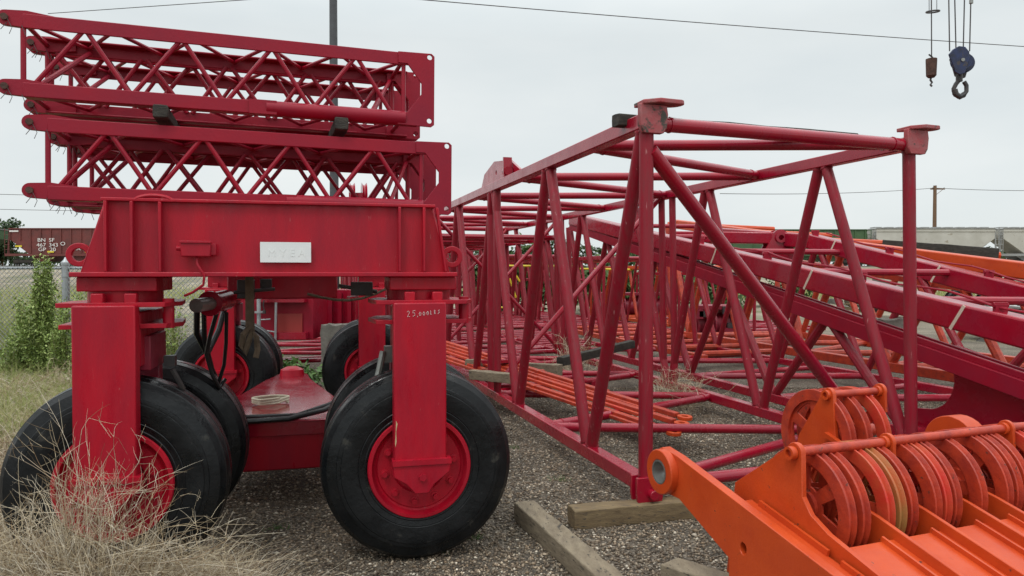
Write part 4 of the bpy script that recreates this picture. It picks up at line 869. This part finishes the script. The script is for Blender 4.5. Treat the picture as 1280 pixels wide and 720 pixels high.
# ------------------------------------------------------------------ railway
TR_Y = 92
tag(obj('railway_track', MB().bb(-160, 170, TR_Y-2.2, TR_Y+2.2, gh(90)-.2, gh(90)+.25), mat('ballast', (.2,.19,.17), .95, var=(.12,.11,.1), vs=1), None), 'ballasted railway line', None, None, 'structure')
RZ = gh(90)+.25
def hopper(label, x0, L, mbody, mgear, end, Ht=4.6, kind='cov', group='railcars standing on the track'):
    r = thing('railcar', label, 'railcar', (x0+L/2, TR_Y, RZ), 0, group)
    X0, X1 = -L/2, L/2; dp = 1.5; zt = Ht; zs = 1.5
    # body profile in x-z, sloped ends
    s_ = end; pr = [(X0+.5, zt-.1), (X0+.5, zt-1.3), (X0+2.6*s_+.5, zs), (X1-2.6*s_-.5, zs), (X1-.5, zt-1.3), (X1-.5, zt-.1)]
    bd = obj('body', MB().plate(pr, [], (0,0,0), (1,0,0), (0,0,1), 2*dp), mbody, r, bevel=.05)
    obj('roof', MB().plate([(X0+.4,zt-.1),(X1-.4,zt-.1),(X1-.6,zt+.02),(X0+.6,zt+.02)], [], (0,0,0), (1,0,0), (0,0,1), 2*dp+.2), mgear, r)
    obj('sill', MB().bb(X0, X1, -dp-.05, -dp+.15, zs-.3, zs), mgear, r)
    nb = 13
    if kind == 'rib':
        for k in range(nb+1): x = X0+.7+(L-1.4)*k/nb; zz = zs+.05 if 2.6 < x-X0 < L-2.6 else zt-1.5; obj('side_post', MB().bb(x-.06, x+.06, -dp-.1, -dp+.0, zz, zt-.15), mbody, r)
    else:
        for zz in (zt-.4,): obj('top_chord', MB().bb(X0+.5, X1-.5, -dp-.08, -dp, zz-.06, zz+.1), mbody, r)
        for k in range(10): x = X0+1.2+(L-2.4)*k/9; obj('hatch', MB().bb(x-.45, x+.45, -.6, .6, zt, zt+.16), mgear, r)
    for c in (-1, 0, 1):
        xc = c*L*.24; obj('hopper_chute', MB().plate([(-1.7,zs-.25),(1.7,zs-.25),(.6,.55),(-.6,.55)], [], (xc,0,0), (1,0,0), (0,0,1), 2.2), mgear, r)
    for e_ in (-1, 1):
        xe = e_*(L/2-.25)
        for zz in (1.4, 2.0, 2.6, 3.2, 3.8, 4.3): obj('ladder_rung', MB().tube((xe-.25,-dp,zz),(xe+.25,-dp,zz),.03,5), mgear, r)
        for xx in (-.27, .27): obj('ladder_rail', MB().tube((xe+xx,-dp,1.2),(xe+xx,-dp,zt),.04,5), mgear, r)
        obj('end_post', MB().beam((xe,-dp+.2,zs), (xe-e_*.2,-dp+.2,zt-.5), .15,.15,(0,1,0)), mgear, r)
        xb = e_*(L/2-2.0); bg = obj('bogie', MB().bb(xb-1.2, xb+1.2, -1.25, -1.05, .35, .75), BLACKW, r, bevel=.05)
        for xx in (-.85, .85): obj('wheel', MB().lathe([(0,0),(0,.46),(.14,.46),(.14,0)], (xb+xx,-1.0,.46), (0,1,0), 20, False), BLACKW, bg)
    return r
CS = TR_Y/F
hc = hopper('brown ribbed hopper railcar with white lettering, at the left beyond the fence', (17-640)*CS, 17.5, CBROWN, CBROWN, .9, kind='rib')
LT = mat('railcar_lettering', (.75, .72, .7), .6)
for s_, x, z in (('BN', -4.7, 2.95), ('SF', -3.3, 2.95), ('467', -4.8, 2.35), ('343', -3.3, 2.35), ('GP', -4.6, 1.8), ('20', -3.2, 1.8), ('O', -1.9, 2.5), ('HA', -.5, 1.9)): text(s_, .62, LT, hc, M4.Translation((x, -1.63, z)) @ FR, sx=1.25)
for x, z in ((-7.0, 2.3), (-3.1, 1.62), (1.5, 1.6)): obj('yellow_stripe', MB().bb(x-.4, x+.4, -1.63, -1.61, z, z+.2), YEL, hc)
for x, z in ((-8.0, 4.2),): obj('white_stripe', MB().bb(x-.1, x+1.0, -1.63, -1.61, z-.05, z+.12), LT, hc)
hopper('second brown hopper railcar, mostly hidden behind the dolly beam', (17-640)*CS+18.6, 17.5, CBROWN, CBROWN, .9, kind='rib')
hopper('dark green hopper railcar coupled at the far left edge', (17-640)*CS-18.4, 17.3, CGREEN, BLACKW, .9, kind='rib')
hopper('green ribbed railcar behind the booms, left of the white hopper cars', (905-640)*CS, 17.5, CGREEN, CGREEN, .1, Ht=4.45, kind='rib')
hopper('off-white covered hopper railcar, left one of the two white cars', (1082-640)*CS, 15.6, CWHITE, CGREY, 1.0, Ht=4.65)
hopper('off-white covered hopper railcar cut by the right edge of the view', (1238-640)*CS, 15.6, CWHITE, CGREY, 1.0, Ht=4.65)

# trees behind the railcars
def tree(label, px, Y, h_, w_, n=2600):
    p = W(px, 320, Y); g0 = gh(Y); r = thing('tree', label, 'tree', (p.x, Y, g0), 0, 'trees along the railway')
    mb = MB(); mb.path([(0,0,0),(.1,0,h_*.4),(0,.1,h_*.75)], h_*.035, 7, h_*.012)
    for k in range(6): a_ = k*1.05; mb.path([(0,0,h_*(.25+.06*k)), (math.cos(a_)*w_*.3, math.sin(a_)*w_*.3, h_*(.45+.07*k))], h_*.014, 5, .03)
    obj('trunk', mb, POLE, r)
    K = 14; cs = rng.normal(size=(K, 3))*[w_*.24, w_*.22, h_*.17]+[0, 0, h_*.58]; k = rng.integers(0, K, n); pp = cs[k]+rng.normal(size=(n, 3))*[w_*.09, w_*.09, h_*.07]
    v, f = leaves(pp, h_*.05); o = raw('crown', v, f, TREE, n=4); o.parent = r; return r
tree('dark green tree at the far left edge beyond the fence', 2, 98, 5.6, 6); tree('dark tree left of the brown railcar, low', -35, 97, 6, 7)
tree('small dark tree behind the green railcar at the far left', -60, 104, 5, 6)

n_ = 16000; xx = -110+230*rng.random(n_); yy = 112+6*rng.random(n_); hh_ = (1.2+1.2*np.abs(np.sin(xx*.21)*np.sin(xx*.057+1)))*rng.random(n_)**.7
v, f = leaves(np.stack([xx, yy, 2.4+hh_*2.0], 1), .42); raw('distant_brush', v, f, TREE, 'dark low brush along the far side of the railway', 'brush', 'stuff', n=4)
# truck trailer seen through the booms at right
tk = thing('flatbed_trailer', 'parked flatbed trailer with black tyres and white hubs, glimpsed between the orange braces', 'trailer', (17, 31, 0), 0)
a_ = W(1172, 372, 31); b_ = W(1300, 372, 31)
obj('bed', MB().bb(a_.x, b_.x+2, 31, 33.4, 1.15, 1.35), BLACKW, tk, world=True, bevel=.02); obj('mudguard', MB().bb(a_.x+.2, a_.x+1.8, 30.95, 31.3, 1.05, 1.2), DARK, tk, world=True)
for px in (1196, 1236, 1262):
    c = W(px, 372, 31); c.z = .52; wz = obj('tyre', MB().lathe([(-.14,.27),(-.15,.45),(-.1,.52),(.1,.52),(.15,.45),(.14,.27)], c, (0,1,0), 28), RUB, tk, world=True); obj('rim', MB().lathe([(-.1,0),(-.1,.1),(-.06,.22),(-.14,.28),(.1,.28),(.1,0)], c, (0,1,0), 24, False), WPAINT, wz, world=True)
m = MB(); m.beam(W(1215,380,21), W(1300,386,20), .5, .06); tag(obj('aluminium_plank', m, mat('aluminium', (.5,.5,.48), .35, metal=.7, var=(.35,.35,.33), vs=3)), 'flat grey aluminium plank lying beyond the upper box chord, right edge', 'plank')
for i, (px, py, Y, sx_, sz_, lab) in enumerate(((1110,355,27,1.6,.5,'low heap of rubble and boards between the red beams at right'),(1170,352,28,1.5,.6,'pile of pale broken boards left of the trailer wheels'),(1255,398,19,1.2,.5,'dark soil heap at the right edge behind the box chord'),(1060,350,29,1.8,.4,'grey rubble heap behind the near right boom post'))):
    p = W(px, py, Y); r = thing('rubble_heap', lab, 'rubble heap', (p.x, Y, 0), 0, 'rubble heaps in the yard'); rr = random.Random(i)
    hh = max(.5, p.z+.1)
    for k in range(16):
        q = V((p.x+(rr.random()-.5)*sx_*2, Y+(rr.random()-.5)*.8, rr.random()*hh)); e_ = M4.Rotation(rr.random()*6, 3, 'Z') @ M4.Rotation((rr.random()-.5)*.6, 3, 'Y')
        obj('board', MB().box(q, (.5+rr.random()*1.3, .15+.2*rr.random(), .06+.14*rr.random()), e_), rr.choice([WD, WDK, CONC, WD2]), r, world=True)
# orange cone near far bushes
c = gnd(893, 383); cn = thing('traffic_cone', 'small orange traffic cone far back, seen through the large boom', 'traffic cone', c, 0)
obj('cone', MB().lathe([(0.03,0),(0.03,.15),(.7,.04),(.72,0)], (0,0,0), (0,0,1), 16, False), ORG, cn); obj('base', MB().box((0,0,.02), (.38,.38,.04)), ORG, cn)

# ------------------------------------------------------------------ poles and wires
def upole(label, px, Y, top, r, arm, m_):
    p = W(px, 300, Y); o = thing('utility_pole', label, 'utility pole', (p.x, Y, gh(Y)), 0)
    obj('post', MB().tube((0,0,0),(0,0,top-gh(Y)),r*1.15,12,r*.85), m_, o)
    if arm:
        obj('crossarm', MB().box((.35,0,top-gh(Y)-.45), (arm,.12,.16)), m_, o)
        for x in (-.3, 1.2): obj('insulator', MB().lathe([(0,0),(0,.05),(.12,.07),(.16,.03),(.16,0)], (x,0,top-gh(Y)-.37), (0,0,1), 8, False), GALV, o)
        obj('arm_brace', MB().tube((0,-.1,top-gh(Y)-1.3),(1.0,-.1,top-gh(Y)-.5),.03,5), m_, o)
    return o
upole('tall dark pole rising behind the stacked jib sections, cut by the top edge', 418, 26, 14.5, .15, 0, mat('dark_pole_steel', (.07,.075,.08), .5, var=(.05,.05,.055), vs=3))
upole('brown wooden utility pole with a short crossarm beyond the railcars at right', 1168, 98, W(1168,232,98).z, .24, 1.9, POLE)
def wire(label, pts, Y, sag, r=.012):
    a_ = W(*pts[0], Y[0]); b_ = W(*pts[1], Y[1]); n = 24; P_ = [a_.lerp(b_, k/n)-V((0,0,sag*4*(k/n)*(1-k/n))) for k in range(n+1)]
    c = a_; o = obj('overhead_wire', MB().path(P_, r, 5), DARK, origin=tuple(c)); return tag(o, label, 'overhead wire')
wire('long overhead wire falling from the top edge to the right, above the boom', ((418,-10),(1400,66)), (26, 34), .1, .018)
wire('overhead wire at the top left, rising towards the dark pole', ((60,17),(418,-8)), (30, 26), .0, .015)
wire('faint distant wire left of the far wooden pole', ((900,242),(1168,235)), (70, 98), .3, .03); wire('faint distant wire right of the far wooden pole', ((1168,235),(1400,236)), (98, 98), .3, .035)
wire('faint upper wire at the far left above the brown railcar', ((-60,241),(420,245)), (60, 60), .2, .022); wire('faint lower wire at the far left above the brown railcar', ((-60,260),(420,262)), (60, 60), .2, .02)

# ------------------------------------------------------------------ crane hooks in the sky
HY = 12.0; px2m = HY/F
hb = thing('hook_block', 'blue hook block with a black hook, hanging from four cables at the top right', 'hook block', W(1199, 122, HY), 0)
ct = W(1198, 78, HY)
def swp(pts): return [((x-1198)*px2m, (78-y)*px2m) for x, y in pts]
for dy, ms in ((-.09, BLUE), (.1, DARK)):
    off = V((.17 if dy > 0 else 0, dy*1.4, 0)); obj('side_plate', MB().plate(swp([(1180,71),(1185,65),(1192,61),(1200,62),(1205,68),(1205,76),(1200,94),(1194,96),(1187,92),(1184,82)][::-1]), [], ct+off, (1,0,0), (0,0,1), .035), ms, hb, world=True, bevel=.008)
obj('side_plate', MB().plate(swp([(1184,70),(1200,68),(1204,80),(1198,86),(1188,83)][::-1]), [], ct+V((0,-.115,0)), (1,0,0), (0,0,1), .02), DARK, hb, world=True, bevel=.005)
for dx, dy in ((0, -.07), (.06, -.01), (.12, .05)): obj('pulley', MB().lathe([(-.02,.02),(-.02,.155),(-.006,.13),(.006,.13),(.02,.155),(.02,.02)], ct+V((dx,dy,0)), (.25,1,0), 28), BLUE, hb, world=True)
obj('pin', MB().tube(ct-V((.02,.16,-.0)), ct+V((.05,.2,0)), .028, 12), STEEL, hb, world=True)
obj('swivel', MB().tube(W(1199,93,HY), W(1199,102,HY), .05, 12), DARK, hb, world=True)
hp = [W(*q, HY) for q in ((1199,100),(1195,105),(1192,111),(1193,117),(1198,121),(1204,120),(1208,114),(1208,107),(1205,102))]
mbk = MB(); mbk.path(hp[:1]+[hp[0].lerp(hp[1], .5)]+hp[1:], .034, 10, .034)
obj('hook', mbk, DARK, hb, world=True); obj('hook_belly', MB().path([W(*q, HY) for q in ((1193,112),(1195,118),(1200,121),(1205,118))], .046, 10), DARK, hb, world=True)
for (x0, x1) in ((1187,1185),(1195,1192),(1204,1207),(1212,1215)): obj('cable', MB().tube(W(x0,64,HY), W(x1,-60,HY), .0095, 6), DARK, hb, world=True)
obj('cable_clamp', MB().lathe([(-.04,0),(-.03,.03),(.03,.03),(.04,0)], W(1214,2,HY), (0,0,1), 12, False), STEEL, hb, world=True)
bl = thing('headache_ball', 'small rusty weight on a single cable, left of the blue hook block', 'crane weight', W(1163, 108, HY), 0)
obj('weight', MB().lathe([(-.0,0),(0,.05),(.03,.075),(.26,.083),(.3,.083),(.31,.05),(.31,0)], W(1164,97,HY), (0,0,1), 20, False), RUST, bl, world=True)
obj('shackle', MB().path([W(*q, HY) for q in ((1164,96),(1163,100),(1165,103),(1163,106),(1165,108))], .016, 6).tube(W(1161,68,HY), W(1166,72,HY), .012, 6), DARK, bl, world=True)
for x0, x1 in ((1164.5, 1164),): obj('cable', MB().tube(W(x0,73,HY), W(x1,-60,HY), .009, 6), DARK, bl, world=True)
hoop = obj('trip_ring', MB().path([W(1166+6.5*math.cos(t), 14.5-1.7*math.sin(t), HY)+V((0,.12*math.sin(t),0)) for t in np.linspace(0, 6.283, 25)], .014, 6), DARK, bl, world=True)
for x in (1161.5, 1171): obj('chain', MB().tube(W(x,14,HY), W(x-.3,-60,HY), .008, 5), GALV, bl, world=True)
